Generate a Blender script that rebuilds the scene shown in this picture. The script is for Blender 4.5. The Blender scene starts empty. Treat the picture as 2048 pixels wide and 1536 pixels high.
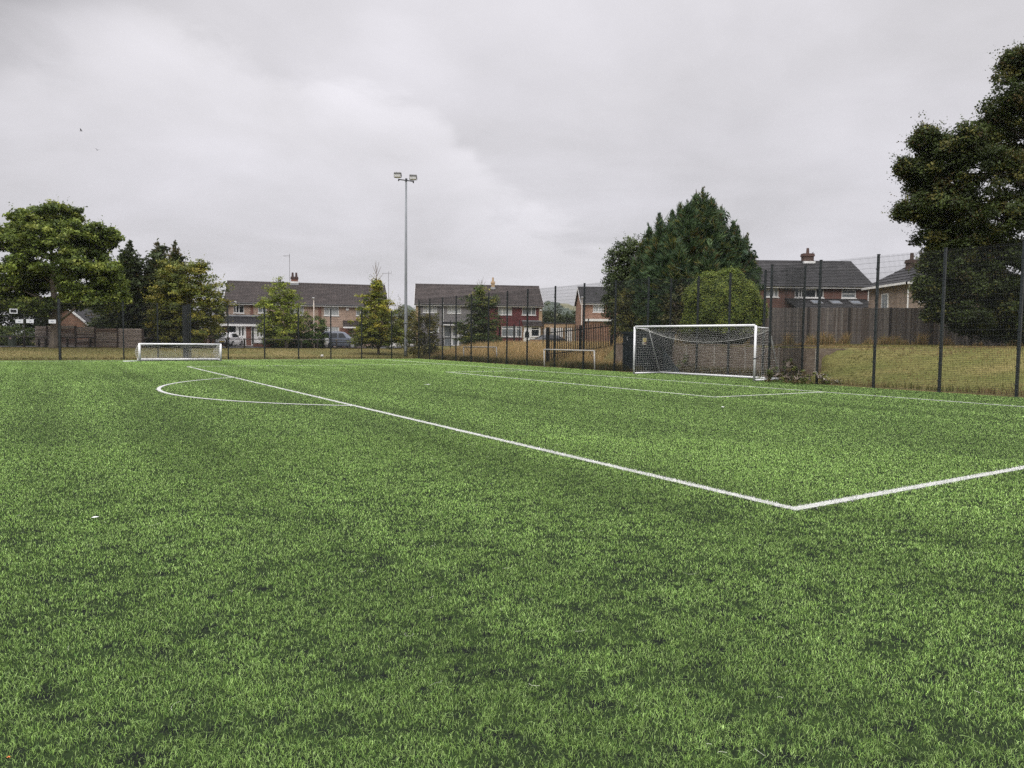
import bpy, math, random
import numpy as np
from mathutils import Vector, Matrix
random.seed(4)
RNG = np.random.default_rng(11)
scene = bpy.context.scene
COL = scene.collection

# ------------------------------------------------------------------ frame of reference
# camera stands at the world origin, looks along +Y.  (u, v) are pitch metres:
# u along the goal line (towards the far corner), v out of the pitch through the goal.
FPX, PITCH, ROLL, YAW, CAMH = 1447.585, 0.0602520, 0.0110945, 1.00704565, 1.70683
CU, CV = -24.82629, -22.91536
PU = np.array([-math.cos(YAW), math.sin(YAW)])
PV = np.array([math.sin(YAW), math.cos(YAW)])

def ray(px, py):
    x = (px-1024)/FPX; y = (py-768)/FPX
    cr, sr = math.cos(ROLL), math.sin(ROLL)
    x, y = x*cr+y*sr, -x*sr+y*cr
    c, s = math.cos(PITCH), math.sin(PITCH)
    return np.array([x, c-y*s, -s-y*c])
def at(px, py, Y):                     # the point at distance Y in front, seen in that direction
    r = ray(px, py); return np.array([0, 0, CAMH])+r*(Y/r[1])
def gnd(px, py, z=0.0):
    r = ray(px, py); return np.array([0, 0, CAMH])+r*((z-CAMH)/r[2])
def uv2w(u, v, z=0.0):
    d = (u-CU)*PU+(v-CV)*PV
    return np.array([d[0], d[1], z])
def w2uv(x, y):
    return CU+x*PU[0]+y*PU[1], CV+x*PV[0]+y*PV[1]
def S(t):
    t = np.clip(t, 0, 1); return t*t*(3-2*t)

UB, VS = 33.6, 4.2                     # back fence line, side fence line
def hgt_uv(u, v):
    u = np.asarray(u, float); v = np.asarray(v, float)
    s = u-UB; t = v-VS
    hb = np.where(s > 0, .04+.6*S(s/13)+.14*S((s-13)/25), -.06)
    lawn = .03+1.60*S(t/8.0)
    top = 1.5+.15*S((v-7)/8)
    wall = np.where(u > -4.55, np.where(v > 6.4, top, .02), lawn+np.maximum(0, top-lawn)*S((t-.6)/4.5))
    wild = .03+.92*S(t/8)
    w1 = S((u+9.6)/5.0); w2 = S((u-9.2)/2.4)
    side = (lawn*(1-w1)+wall*w1)*(1-w2)+wild*w2
    side = np.where(t > 0, side, -.06)
    rec = (u > -4.15) & (u < 4.35) & (v < 6.0)
    side = np.where(rec, -.06, side)
    return np.maximum(hb, side)
def hgt(x, y):
    u, v = w2uv(x, y); return float(hgt_uv(u, v))
def on_ground(px, Y):                  # ground point in the vertical plane of image column px at distance Y
    p = at(px, 690, Y); p[2] = hgt(p[0], p[1]); return p

# ------------------------------------------------------------------ materials
MATS = {}
def _nt(name):
    m = bpy.data.materials.new(name); m.use_nodes = True
    nt = m.node_tree; b = nt.nodes['Principled BSDF']
    return m, nt, b
def mat(name, c, rough=.6, var=.12, scale=6., metal=0., c2=None, bump=0., spec=.4, stretch=None):
    if name in MATS: return MATS[name]
    m, nt, b = _nt(name)
    b.inputs['Roughness'].default_value = rough; b.inputs['Metallic'].default_value = metal
    b.inputs['Specular IOR Level'].default_value = spec
    tc = nt.nodes.new('ShaderNodeTexCoord'); mp = nt.nodes.new('ShaderNodeMapping')
    nt.links.new(tc.outputs['Object'], mp.inputs['Vector'])
    if stretch: mp.inputs['Scale'].default_value = stretch
    nz = nt.nodes.new('ShaderNodeTexNoise'); nz.inputs['Scale'].default_value = scale
    nz.inputs['Detail'].default_value = 5; nz.inputs['Roughness'].default_value = .65
    nt.links.new(mp.outputs['Vector'], nz.inputs['Vector'])
    mx = nt.nodes.new('ShaderNodeMix'); mx.data_type = 'RGBA'
    a = c2 if c2 else tuple(max(0, k*(1-var*2)) for k in c)
    mx.inputs[6].default_value = (*a, 1); mx.inputs[7].default_value = (*[k*(1+var) for k in c], 1)
    mr = nt.nodes.new('ShaderNodeMapRange'); mr.inputs[1].default_value = .3; mr.inputs[2].default_value = .7
    nt.links.new(nz.outputs['Fac'], mr.inputs[0]); nt.links.new(mr.outputs[0], mx.inputs[0])
    nt.links.new(mx.outputs[2], b.inputs['Base Color'])
    if bump:
        bp = nt.nodes.new('ShaderNodeBump'); bp.inputs['Strength'].default_value = bump; bp.inputs['Distance'].default_value = .02
        nt.links.new(nz.outputs['Fac'], bp.inputs['Height']); nt.links.new(bp.outputs['Normal'], b.inputs['Normal'])
    MATS[name] = m; return m
def brick_mat(name, c1, c2, mortar, sx=.225, sz=.075, mort=.011, rough=.85, offset=.5, big=None, bump=.3):
    if name in MATS: return MATS[name]
    m, nt, b = _nt(name); b.inputs['Roughness'].default_value = rough; b.inputs['Specular IOR Level'].default_value = .25
    tc = nt.nodes.new('ShaderNodeTexCoord'); sp = nt.nodes.new('ShaderNodeSeparateXYZ')
    nt.links.new(tc.outputs['Object'], sp.inputs[0])
    ad = nt.nodes.new('ShaderNodeMath'); ad.operation = 'ADD'
    nt.links.new(sp.outputs[0], ad.inputs[0]); nt.links.new(sp.outputs[1], ad.inputs[1])
    cb = nt.nodes.new('ShaderNodeCombineXYZ')
    nt.links.new(ad.outputs[0], cb.inputs[0]); nt.links.new(sp.outputs[2], cb.inputs[1])
    br = nt.nodes.new('ShaderNodeTexBrick'); br.offset = offset
    br.inputs['Scale'].default_value = 1; br.inputs['Brick Width'].default_value = sx; br.inputs['Row Height'].default_value = sz
    br.inputs['Mortar Size'].default_value = mort; br.inputs['Color1'].default_value = (*c1, 1)
    br.inputs['Color2'].default_value = (*c2, 1); br.inputs['Mortar'].default_value = (*mortar, 1)
    nt.links.new(cb.outputs[0], br.inputs['Vector'])
    nz = nt.nodes.new('ShaderNodeTexNoise'); nz.inputs['Scale'].default_value = 1.3; nz.inputs['Detail'].default_value = 6
    nt.links.new(tc.outputs['Object'], nz.inputs['Vector'])
    mr = nt.nodes.new('ShaderNodeMapRange'); mr.inputs[1].default_value = .25; mr.inputs[2].default_value = .75
    mr.inputs[3].default_value = .72; mr.inputs[4].default_value = 1.2
    nt.links.new(nz.outputs['Fac'], mr.inputs[0])
    hs = nt.nodes.new('ShaderNodeHueSaturation'); nt.links.new(mr.outputs[0], hs.inputs['Value'])
    nt.links.new(br.outputs['Color'], hs.inputs['Color']); nt.links.new(hs.outputs[0], b.inputs['Base Color'])
    if bump:
        bp = nt.nodes.new('ShaderNodeBump'); bp.inputs['Strength'].default_value = bump; bp.inputs['Distance'].default_value = .01
        bp.invert = True
        nt.links.new(br.outputs['Fac'], bp.inputs['Height']); nt.links.new(bp.outputs['Normal'], b.inputs['Normal'])
    MATS[name] = m; return m
def tint_mat(name, rough=.55, trans=.25, spec=.3, gain=1.0):
    """leaves, blades: the colour of each leaf comes from the mesh, plus light through the leaf"""
    if name in MATS: return MATS[name]
    m, nt, b = _nt(name)
    at_ = nt.nodes.new('ShaderNodeAttribute'); at_.attribute_name = 'Col'
    b.inputs['Roughness'].default_value = rough; b.inputs['Specular IOR Level'].default_value = spec
    nt.links.new(at_.outputs['Color'], b.inputs['Base Color'])
    if trans:
        t = nt.nodes.new('ShaderNodeBsdfTranslucent'); nt.links.new(at_.outputs['Color'], t.inputs['Color'])
        mx = nt.nodes.new('ShaderNodeMixShader'); mx.inputs[0].default_value = trans
        nt.links.new(b.outputs[0], mx.inputs[1]); nt.links.new(t.outputs[0], mx.inputs[2])
        nt.links.new(mx.outputs[0], nt.nodes['Material Output'].inputs['Surface'])
    MATS[name] = m; return m
def glass_mat(name, c, rough=.08):
    if name in MATS: return MATS[name]
    m = mat(name, c, rough, .25, 1.2, spec=.7); return m

# ------------------------------------------------------------------ mesh building
class MB:
    def __init__(s): s.v = []; s.f = []
    def add(s, vs, fs):
        n = len(s.v); s.v += [tuple(map(float, p)) for p in vs]; s.f += [tuple(i+n for i in f) for f in fs]; return s
    def box(s, a, b):
        (x0, y0, z0), (x1, y1, z1) = a, b
        return s.add([(x0, y0, z0), (x1, y0, z0), (x1, y1, z0), (x0, y1, z0), (x0, y0, z1), (x1, y0, z1), (x1, y1, z1), (x0, y1, z1)],
              [(0, 3, 2, 1), (4, 5, 6, 7), (0, 1, 5, 4), (1, 2, 6, 5), (2, 3, 7, 6), (3, 0, 4, 7)])
    def quad(s, a, b, c, d): return s.add([a, b, c, d], [(0, 1, 2, 3)])
    def tube(s, pts, rad, n=8, cap=True):
        pts = [Vector(p) for p in pts]
        if not hasattr(rad, '__len__'): rad = [rad]*len(pts)
        vs, fs = [], []; ref = None
        for i, p in enumerate(pts):
            d = (pts[min(i+1, len(pts)-1)]-pts[max(i-1, 0)]).normalized()
            if ref is None: ref = d.orthogonal().normalized()
            ref = (ref-d*ref.dot(d)).normalized(); o = d.cross(ref)
            for k in range(n):
                a = 2*math.pi*k/n; vs.append(p+(ref*math.cos(a)+o*math.sin(a))*rad[i])
        for i in range(len(pts)-1):
            for k in range(n):
                a = i*n+k; b = i*n+(k+1) % n; fs.append((a, b, b+n, a+n))
        if cap: fs.append(tuple(range(n))[::-1]); fs.append(tuple(range(len(vs)-n, len(vs))))
        return s.add(vs, fs)
    def prism(s, poly, axis, a, b):
        """poly of 2-D points swept along axis ('x','y','z') from a to b"""
        def P(p, t): return {'x': (t, p[0], p[1]), 'y': (p[0], t, p[1]), 'z': (p[0], p[1], t)}[axis]
        n = len(poly); vs = [P(p, a) for p in poly]+[P(p, b) for p in poly]
        fs = [tuple(range(n))[::-1], tuple(range(n, 2*n))]+[(i, (i+1) % n, (i+1) % n+n, i+n) for i in range(n)]
        return s.add(vs, fs)
    def ellipsoid(s, c, r, nu=12, nv=8):
        vs = [(c[0], c[1], c[2]-r[2])]; fs = []
        for j in range(1, nv):
            a = -math.pi/2+math.pi*j/nv
            for i in range(nu):
                b = 2*math.pi*i/nu; vs.append((c[0]+r[0]*math.cos(a)*math.cos(b), c[1]+r[1]*math.cos(a)*math.sin(b), c[2]+r[2]*math.sin(a)))
        vs.append((c[0], c[1], c[2]+r[2])); L = len(vs)-1
        for i in range(nu): fs.append((0, 1+(i+1) % nu, 1+i)); fs.append((L, L-nu+i, L-nu+(i+1) % nu))
        for j in range(nv-2):
            for i in range(nu):
                a = 1+j*nu+i; b = 1+j*nu+(i+1) % nu; fs.append((a, b, b+nu, a+nu))
        return s.add(vs, fs)
def link(name, me, m, parent=None, smooth=False, loc=None):
    o = bpy.data.objects.new(name, me); COL.objects.link(o)
    if m is not None and not me.materials: me.materials.append(m)
    if parent: o.parent = parent
    if loc is not None: o.location = tuple(map(float, loc))
    if smooth: me.polygons.foreach_set('use_smooth', [True]*len(me.polygons))
    return o
def obj(name, mb, m, parent=None, smooth=False, loc=None, bevel=0):
    me = bpy.data.meshes.new(name); me.from_pydata(mb.v, [], mb.f); me.update()
    o = link(name, me, m, parent, smooth, loc)
    if bevel:
        md = o.modifiers.new('edge', 'BEVEL'); md.width = bevel; md.segments = 2; md.limit_method = 'ANGLE'
    return o
def np_mesh(name, V, F, col=None, m=None, parent=None, loc=None, smooth=False):
    """V (n,3), F list of (k,c) index arrays; col per-vertex rgb"""
    me = bpy.data.meshes.new(name)
    V = np.asarray(V, np.float32); me.vertices.add(len(V)); me.vertices.foreach_set('co', V.ravel())
    Fs = F if isinstance(F, list) else [F]
    Fs = [np.asarray(f, np.int32) for f in Fs if len(f)]
    nl = sum(f.size for f in Fs); npoly = sum(len(f) for f in Fs)
    me.loops.add(nl); me.polygons.add(npoly)
    me.loops.foreach_set('vertex_index', np.concatenate([f.ravel() for f in Fs]))
    tot = np.concatenate([np.full(len(f), f.shape[1], np.int32) for f in Fs])
    st = np.concatenate([[0], np.cumsum(tot)[:-1]]).astype(np.int32)
    me.polygons.foreach_set('loop_start', st)
    try: me.polygons.foreach_set('loop_total', tot)
    except Exception: pass
    me.update(calc_edges=True); me.validate()
    if col is not None:
        a = me.color_attributes.new('Col', 'FLOAT_COLOR', 'POINT')
        c4 = np.ones((len(V), 4), np.float32); c4[:, :3] = col; a.data.foreach_set('color', c4.ravel())
    return link(name, me, m, parent, smooth, loc)
def bars(A, B, w, n=4):
    """thin straight wires A->B as open prisms"""
    A = np.asarray(A, float); B = np.asarray(B, float); d = B-A
    d /= np.maximum(np.linalg.norm(d, axis=1, keepdims=True), 1e-9)
    ref = np.where(np.abs(d[:, 2:3]) > .8, np.array([[1., 0, 0]]), np.array([[0, 0, 1.]]))
    p = np.cross(d, ref); p /= np.linalg.norm(p, axis=1, keepdims=True); q = np.cross(d, p)
    V = []
    for E in (A, B):
        for k in range(n):
            a = 2*math.pi*(k+.5)/n; V.append(E+(p*math.cos(a)+q*math.sin(a))*w/2)
    N = len(A); V = np.stack(V, 1).reshape(-1, 3)
    base = np.arange(N)[:, None]*2*n; F = []
    for k in range(n):
        k2 = (k+1) % n; F.append(base+np.array([[k, k2, k2+n, k+n]]))
    return V, np.concatenate(F)
def thing(name, label, cat, loc=(0, 0, 0), rz=0., group=None):
    o = bpy.data.objects.new(name, None); COL.objects.link(o); o.empty_display_size = .2
    o.location = tuple(map(float, loc)); o.rotation_euler = (0, 0, rz); return tag(o, label, cat, group)
def tag(o, label, cat, group=None):
    o['label'] = label; o['category'] = cat
    if group: o['group'] = group
    return o
def kind(o, k): o['kind'] = k; return o
def dup(root, loc, rz=None, label=None, group=None):
    r = root.copy(); COL.objects.link(r); r.location = tuple(map(float, loc))
    if rz is not None: r.rotation_euler = (0, 0, rz)
    if label: r['label'] = label
    if group: r['group'] = group
    for ch in list(root.children):
        c = ch.copy(); COL.objects.link(c); c.parent = r
        for g in list(ch.children):
            d = g.copy(); COL.objects.link(d); d.parent = c
    return r
def vnoise(x, y, seed=0, oct=4):
    """value noise, 0..1"""
    out = 0; amp = .5; tot = 0
    for o in range(oct):
        r = np.random.default_rng(seed+o).random((64, 64))
        xi = np.floor(x).astype(int); yi = np.floor(y).astype(int); fx = S(x-xi); fy = S(y-yi)
        a = r[xi % 64, yi % 64]; b = r[(xi+1) % 64, yi % 64]; c = r[xi % 64, (yi+1) % 64]; d = r[(xi+1) % 64, (yi+1) % 64]
        out = out+amp*((a*(1-fx)+b*fx)*(1-fy)+(c*(1-fx)+d*fx)*fy); tot += amp
        amp *= .55; x = x*2.03+7.1; y = y*2.03+3.7
    return out/tot

# ------------------------------------------------------------------ camera, light, sky
cam = bpy.data.cameras.new('camera'); co = bpy.data.objects.new('camera', cam); COL.objects.link(co)
cr, sr, cp, sp_ = math.cos(ROLL), math.sin(ROLL), math.cos(PITCH), math.sin(PITCH)
right = Vector((1, 0, 0)); up0 = Vector((0, sp_, cp)); fwd = Vector((0, cp, -sp_)); down = -up0
Xc = right*cr-down*sr; Yc = right*sr+down*cr
M = Matrix((Xc, -Yc, -fwd)).transposed().to_4x4(); M.translation = (0, 0, CAMH)
co.matrix_world = M
cam.sensor_fit = 'HORIZONTAL'; cam.sensor_width = 36; cam.lens = 36*FPX/2048
cam.clip_start = .1; cam.clip_end = 6000
scene.camera = co

SUN_EL, SUN_AZ = math.radians(43), math.radians(206)      # azimuth clockwise from +Y (view direction)
sl = bpy.data.lights.new('sun', 'SUN'); sl.energy = 2.1; sl.angle = math.radians(36); sl.color = (1, .965, .92)
so = bpy.data.objects.new('sun', sl); COL.objects.link(so)
sd = Vector((math.sin(SUN_AZ)*math.cos(SUN_EL), math.cos(SUN_AZ)*math.cos(SUN_EL), math.sin(SUN_EL)))
so.rotation_euler = sd.to_track_quat('Z', 'Y').to_euler(); so.location = (0, 0, 60)

world = bpy.data.worlds.new('World'); scene.world = world; world.use_nodes = True
W = world.node_tree; N = W.nodes; L = W.links
bg = N['Background']
def nd(t, **k):
    n = N.new(t)
    for a, b in k.items(): setattr(n, a, b)
    return n
def mth(op, a, b=None, c=None, clamp=False):
    n = nd('ShaderNodeMath', operation=op, use_clamp=clamp)
    for i, s_ in enumerate((a, b, c)):
        if s_ is None: continue
        if isinstance(s_, (int, float)): n.inputs[i].default_value = s_
        else: L.new(s_, n.inputs[i])
    return n.outputs[0]
tc = nd('ShaderNodeTexCoord'); sx = nd('ShaderNodeSeparateXYZ'); L.new(tc.outputs['Generated'], sx.inputs[0])
X, Y_, Z_ = sx.outputs
# cloud sheet: direction projected on a layer overhead
den = mth('ADD', mth('MAXIMUM', Z_, 0.0), .22)
cx_ = mth('DIVIDE', X, den); cy_ = mth('DIVIDE', Y_, den)
cv = nd('ShaderNodeCombineXYZ'); L.new(cx_, cv.inputs[0]); L.new(cy_, cv.inputs[1])
n1 = nd('ShaderNodeTexNoise'); n1.inputs['Scale'].default_value = 1.15; n1.inputs['Detail'].default_value = 6; n1.inputs['Roughness'].default_value = .5
n1.inputs['Distortion'].default_value = .35
L.new(cv.outputs[0], n1.inputs['Vector'])
n2 = nd('ShaderNodeTexNoise'); n2.inputs['Scale'].default_value = 3.2; n2.inputs['Detail'].default_value = 8; n2.inputs['Roughness'].default_value = .55
n2.inputs['Distortion'].default_value = .4
L.new(cv.outputs[0], n2.inputs['Vector'])
# a brighter cloud bank whose ragged upper edge falls from left to right
ym = mth('MAXIMUM', Y_, .05)
A_ = mth('DIVIDE', X, ym); E_ = mth('DIVIDE', Z_, ym)
fc = nd('ShaderNodeFloatCurve'); c_ = fc.mapping.curves[0]
pts = [(0, .95), (.18, .77), (.3, .70), (.387, .65), (.43, .55), (.483, .43), (.594, .30), (.7, .22), (1, .1)]
while len(c_.points) < len(pts): c_.points.new(.5, .5)
for p_, q_ in zip(c_.points, pts): p_.location = q_
fc.mapping.update()
L.new(mth('ADD', A_, .5, clamp=True), fc.inputs['Value'])
edge = mth('MULTIPLY', fc.outputs[0], .48)
tt = mth('ADD', mth('SUBTRACT', edge, E_), mth('MULTIPLY', mth('SUBTRACT', n2.outputs['Fac'], .5), .17))
rp = nd('ShaderNodeValToRGB'); L.new(mth('ADD', mth('MULTIPLY', tt, 2.2), .3, clamp=True), rp.inputs[0])
rp.color_ramp.interpolation = 'EASE'
e = rp.color_ramp.elements
e[0].position = .27; e[0].color = (0, 0, 0, 1); e[1].position = .37; e[1].color = (1, 1, 1, 1)
k = e.new(.75); k.color = (.25, .25, .25, 1); k = e.new(.98); k.color = (0, 0, 0, 1)
bank = rp.outputs[0]
# brightness: greyer low down, brightening towards the (unseen) zenith as an overcast sky does
el = nd('ShaderNodeMapRange'); L.new(Z_, el.inputs[0]); el.interpolation_type = 'SMOOTHSTEP'
el.inputs[1].default_value = .0; el.inputs[2].default_value = .42; el.inputs[3].default_value = .62; el.inputs[4].default_value = .795
zen = nd('ShaderNodeMapRange'); L.new(Z_, zen.inputs[0]); zen.interpolation_type = 'SMOOTHSTEP'
zen.inputs[1].default_value = .45; zen.inputs[2].default_value = .85; zen.inputs[3].default_value = 0; zen.inputs[4].default_value = 2.7
br = mth('ADD', el.outputs[0], zen.outputs[0])
cl = mth('ADD', mth('MULTIPLY', mth('SUBTRACT', n1.outputs['Fac'], .5), .74), mth('MULTIPLY', mth('SUBTRACT', n2.outputs['Fac'], .5), .20))
br = mth('MULTIPLY', br, mth('ADD', 1.0, cl))
br = mth('ADD', br, mth('MULTIPLY', bank, .095))
# darker cloud in the upper left
dl = mth('MULTIPLY', mth('SUBTRACT', mth('MULTIPLY', A_, -1), .50), 1.0)
dk = nd('ShaderNodeMapRange'); dk.interpolation_type = 'SMOOTHSTEP'
L.new(mth('ADD', mth('ADD', mth('MULTIPLY', A_, -.75), E_), mth('MULTIPLY', mth('SUBTRACT', n2.outputs['Fac'], .5), .3)), dk.inputs[0])
dk.inputs[1].default_value = .74; dk.inputs[2].default_value = 1.0; dk.inputs[3].default_value = 0; dk.inputs[4].default_value = .27
br = mth('SUBTRACT', br, dk.outputs[0])
tint = nd('ShaderNodeMix', data_type='RGBA'); L.new(n1.outputs['Fac'], tint.inputs[0])
tint.inputs[6].default_value = (1.0, .972, .985, 1); tint.inputs[7].default_value = (.985, .960, 1.04, 1)
vm = nd('ShaderNodeVectorMath', operation='SCALE'); L.new(tint.outputs[2], vm.inputs[0]); L.new(br, vm.inputs['Scale'])
sky = nd('ShaderNodeTexSky', sky_type='NISHITA'); sky.sun_disc = False; sky.sun_elevation = SUN_EL; sky.sun_rotation = SUN_AZ
sv = nd('ShaderNodeVectorMath', operation='SCALE'); L.new(sky.outputs[0], sv.inputs[0]); sv.inputs['Scale'].default_value = .08
mxs = nd('ShaderNodeMix', data_type='RGBA'); mxs.inputs[0].default_value = .94      # what little clear sky the cloud lets through
L.new(sv.outputs[0], mxs.inputs[6]); L.new(vm.outputs[0], mxs.inputs[7])
L.new(mxs.outputs[2], bg.inputs['Color']); bg.inputs['Strength'].default_value = 1.0

vs_ = scene.view_settings; vs_.view_transform = 'Standard'; vs_.look = 'None'; vs_.exposure = 0; vs_.gamma = 1; vs_.use_curve_mapping = False
scene.cycles.max_bounces = 6; scene.cycles.transparent_max_bounces = 8; scene.cycles.volume_bounces = 0
# ------------------------------------------------------------------ ground
def ground_colour(u, v, x, y):
    n = vnoise(x*.35, y*.35, 3); n2 = vnoise(x*1.7+9, y*1.7, 8)
    tan = np.array([.22, .18, .075]); olive = np.array([.125, .125, .042]); brown = np.array([.12, .088, .046])
    k = S((n*.65+n2*.35-.32)/.4)[..., None]
    c = olive*(1-k)+tan*k
    lawn = S((6-u)/6)*S((v-VS)/1.0)
    g = np.array([.120, .128, .036]); k2 = S((n2*.6+n*.4-.34)/.36)[..., None]
    lc = g*(1-k2)+np.array([.225, .185, .072])*k2
    c = c*(1-lawn[..., None])+lc*lawn[..., None]
    edge = np.exp(-np.abs(v-VS-.15)/.35)*(u < 34)+np.exp(-np.abs(u-UB-.1)/.3)*(v < 5)
    e_ = np.clip(edge, 0, 1)[..., None]*.7
    return c*(1-e_)+brown*e_
us = np.unique(np.concatenate([np.arange(-62, 140, 1.), [UB-.05, UB+.1, -4.2, -4.1, 4.3, 4.4]]))
vs = np.unique(np.concatenate([np.arange(-70, 150, 1.), [VS-.03, VS+.07, 5.95, 6.05, 6.38, 6.42, 4.7, 5.4]]))
Ug, Vg = np.meshgrid(us, vs, indexing='ij')
Hg = hgt_uv(Ug, Vg)
P2 = (Ug-CU)[..., None]*PU+(Vg-CV)[..., None]*PV
gv = np.concatenate([P2, Hg[..., None]], -1).reshape(-1, 3)
ni, nj = len(us), len(vs); idx = np.arange(ni*nj).reshape(ni, nj)
gf = np.stack([idx[:-1, :-1], idx[1:, :-1], idx[1:, 1:], idx[:-1, 1:]], -1).reshape(-1, 4)[:, ::-1]
gc = ground_colour(Ug, Vg, P2[..., 0], P2[..., 1]).reshape(-1, 3)
# skirt to the horizon
per = np.concatenate([idx[:, 0], idx[-1, 1:], idx[::-1, -1][1:], idx[0, ::-1][1:-1]])
ctr = gv[per].mean(0); far_ = gv[per].copy(); dxy = far_[:, :2]-ctr[:2]
far_[:, :2] = ctr[:2]+dxy/np.linalg.norm(dxy, axis=1, keepdims=True)*2500; far_[:, 2] = .5
o0 = len(gv); gv = np.concatenate([gv, far_]); gc = np.concatenate([gc, np.tile([[.13, .15, .06]], (len(per), 1))])
n_ = len(per); a_ = np.arange(n_); b_ = (a_+1) % n_
gf = np.concatenate([gf, np.stack([per[a_], o0+a_, o0+b_, per[b_]], -1)])
def earth_mat():
    m, nt, b = _nt('dry_grass_ground'); b.inputs['Roughness'].default_value = .95; b.inputs['Specular IOR Level'].default_value = .1
    a = nt.nodes.new('ShaderNodeAttribute'); a.attribute_name = 'Col'
    t = nt.nodes.new('ShaderNodeTexCoord')
    z = nt.nodes.new('ShaderNodeTexNoise'); z.inputs['Scale'].default_value = 5; z.inputs['Detail'].default_value = 8; z.inputs['Roughness'].default_value = .75
    nt.links.new(t.outputs['Object'], z.inputs['Vector'])
    r = nt.nodes.new('ShaderNodeMapRange'); r.inputs[1].default_value = .28; r.inputs[2].default_value = .72; r.inputs[3].default_value = .55; r.inputs[4].default_value = 1.35
    nt.links.new(z.outputs['Fac'], r.inputs[0])
    h = nt.nodes.new('ShaderNodeHueSaturation'); nt.links.new(a.outputs['Color'], h.inputs['Color']); nt.links.new(r.outputs[0], h.inputs['Value'])
    nt.links.new(h.outputs[0], b.inputs['Base Color'])
    bp = nt.nodes.new('ShaderNodeBump'); bp.inputs['Distance'].default_value = .12; bp.inputs['Strength'].default_value = .5
    nt.links.new(z.outputs['Fac'], bp.inputs['Height']); nt.links.new(bp.outputs['Normal'], b.inputs['Normal'])
    return m
kind(np_mesh('ground', gv, gf, gc, earth_mat(), smooth=True), 'structure')

def drape(name, poly_fn, nu, nv, dz, m, kd='structure'):
    mb = MB(); vs_ = []
    for i in range(nu+1):
        for j in range(nv+1):
            x, y = poly_fn(i/nu, j/nv); vs_.append((x, y, hgt(x, y)+dz))
    mb.add(vs_, [(i*(nv+1)+j, (i+1)*(nv+1)+j, (i+1)*(nv+1)+j+1, i*(nv+1)+j+1) for i in range(nu) for j in range(nv)])
    return kind(obj(name, mb, m), kd)
def uvq(u0, u1, v0, v1):
    def f(a, b):
        p = uv2w(u0+(u1-u0)*a, v0+(v1-v0)*b); return p[0], p[1]
    return f
asph = mat('asphalt', (.055, .055, .057), .9, .2, 9, bump=.2)
drape('road', uvq(UB+15.5, UB+21.5, -60, 60), 6, 60, .05, asph)
slab = mat('concrete_paving', (.26, .25, .23), .9, .15, 3)
drape('pavement', uvq(UB+21.7, UB+23.4, -60, 60), 2, 60, .12, slab)

# ------------------------------------------------------------------ the artificial pitch
def turf_base():
    m, nt, b = _nt('turf_base'); b.inputs['Roughness'].default_value = .95; b.inputs['Specular IOR Level'].default_value = .02
    t = nt.nodes.new('ShaderNodeTexCoord')
    z = nt.nodes.new('ShaderNodeTexNoise'); z.inputs['Scale'].default_value = 6.5; z.inputs['Detail'].default_value = 9; z.inputs['Roughness'].default_value = .68
    z2 = nt.nodes.new('ShaderNodeTexNoise'); z2.inputs['Scale'].default_value = 60; z2.inputs['Detail'].default_value = 4
    for q in (z, z2): nt.links.new(t.outputs['Object'], q.inputs['Vector'])
    cr_ = nt.nodes.new('ShaderNodeValToRGB'); nt.links.new(z.outputs['Fac'], cr_.inputs[0])
    e = cr_.color_ramp.elements; e[0].position = .38; e[0].color = (.011, .013, .012, 1); e[1].position = .58; e[1].color = (.023, .037, .014, 1)
    r = nt.nodes.new('ShaderNodeMapRange'); r.inputs[1].default_value = .3; r.inputs[2].default_value = .7; r.inputs[3].default_value = .6; r.inputs[4].default_value = 1.4
    nt.links.new(z2.outputs['Fac'], r.inputs[0])
    h = nt.nodes.new('ShaderNodeHueSaturation'); nt.links.new(cr_.outputs[0], h.inputs['Color']); nt.links.new(r.outputs[0], h.inputs['Value'])
    nt.links.new(h.outputs[0], b.inputs['Base Color'])
    bp = nt.nodes.new('ShaderNodeBump'); bp.inputs['Distance'].default_value = .01; nt.links.new(z2.outputs['Fac'], bp.inputs['Height'])
    nt.links.new(bp.outputs['Normal'], b.inputs['Normal'])
    return m
mb = MB()
for (u0, u1, v0, v1) in ((-60, UB-.02, -70, VS-.02), (-4.1, 4.3, VS-.02, 5.9)):
    mb.add([uv2w(u0, v0), uv2w(u0, v1), uv2w(u1, v1), uv2w(u1, v0)], [(0, 1, 2, 3)])
kind(obj('football_pitch', mb, turf_base()), 'structure')

LW = .115                              # painted line width
SEG = [((20.16, -16.5), (-20.16, -16.5)), ((20.16, -16.5), (20.16, 0)), ((-20.16, -16.5), (-20.16, 0)),
       ((9.16, -5.5), (-9.16, -5.5)), ((9.16, -5.5), (9.16, 0)), ((-9.16, -5.5), (-9.16, 0)),
       ((31.6, 0), (-40, 0)), ((31.6, 0), (30.6, -40))]
ARC_T = math.acos(5.5/9.15)
def on_line(u, v):
    m = np.zeros(np.shape(u), bool)
    for (a, b) in SEG:
        a = np.array(a); b = np.array(b); d = b-a; l = np.linalg.norm(d); d = d/l
        s = (u-a[0])*d[0]+(v-a[1])*d[1]; t = np.abs(-(u-a[0])*d[1]+(v-a[1])*d[0])
        m |= (s > -LW/2) & (s < l+LW/2) & (t < LW/2)
    r = np.hypot(u, v+11); m |= (np.abs(r-9.15) < LW/2) & (v < -16.5)
    m |= r < .12
    return m
lineV, lineF = [], []
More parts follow.
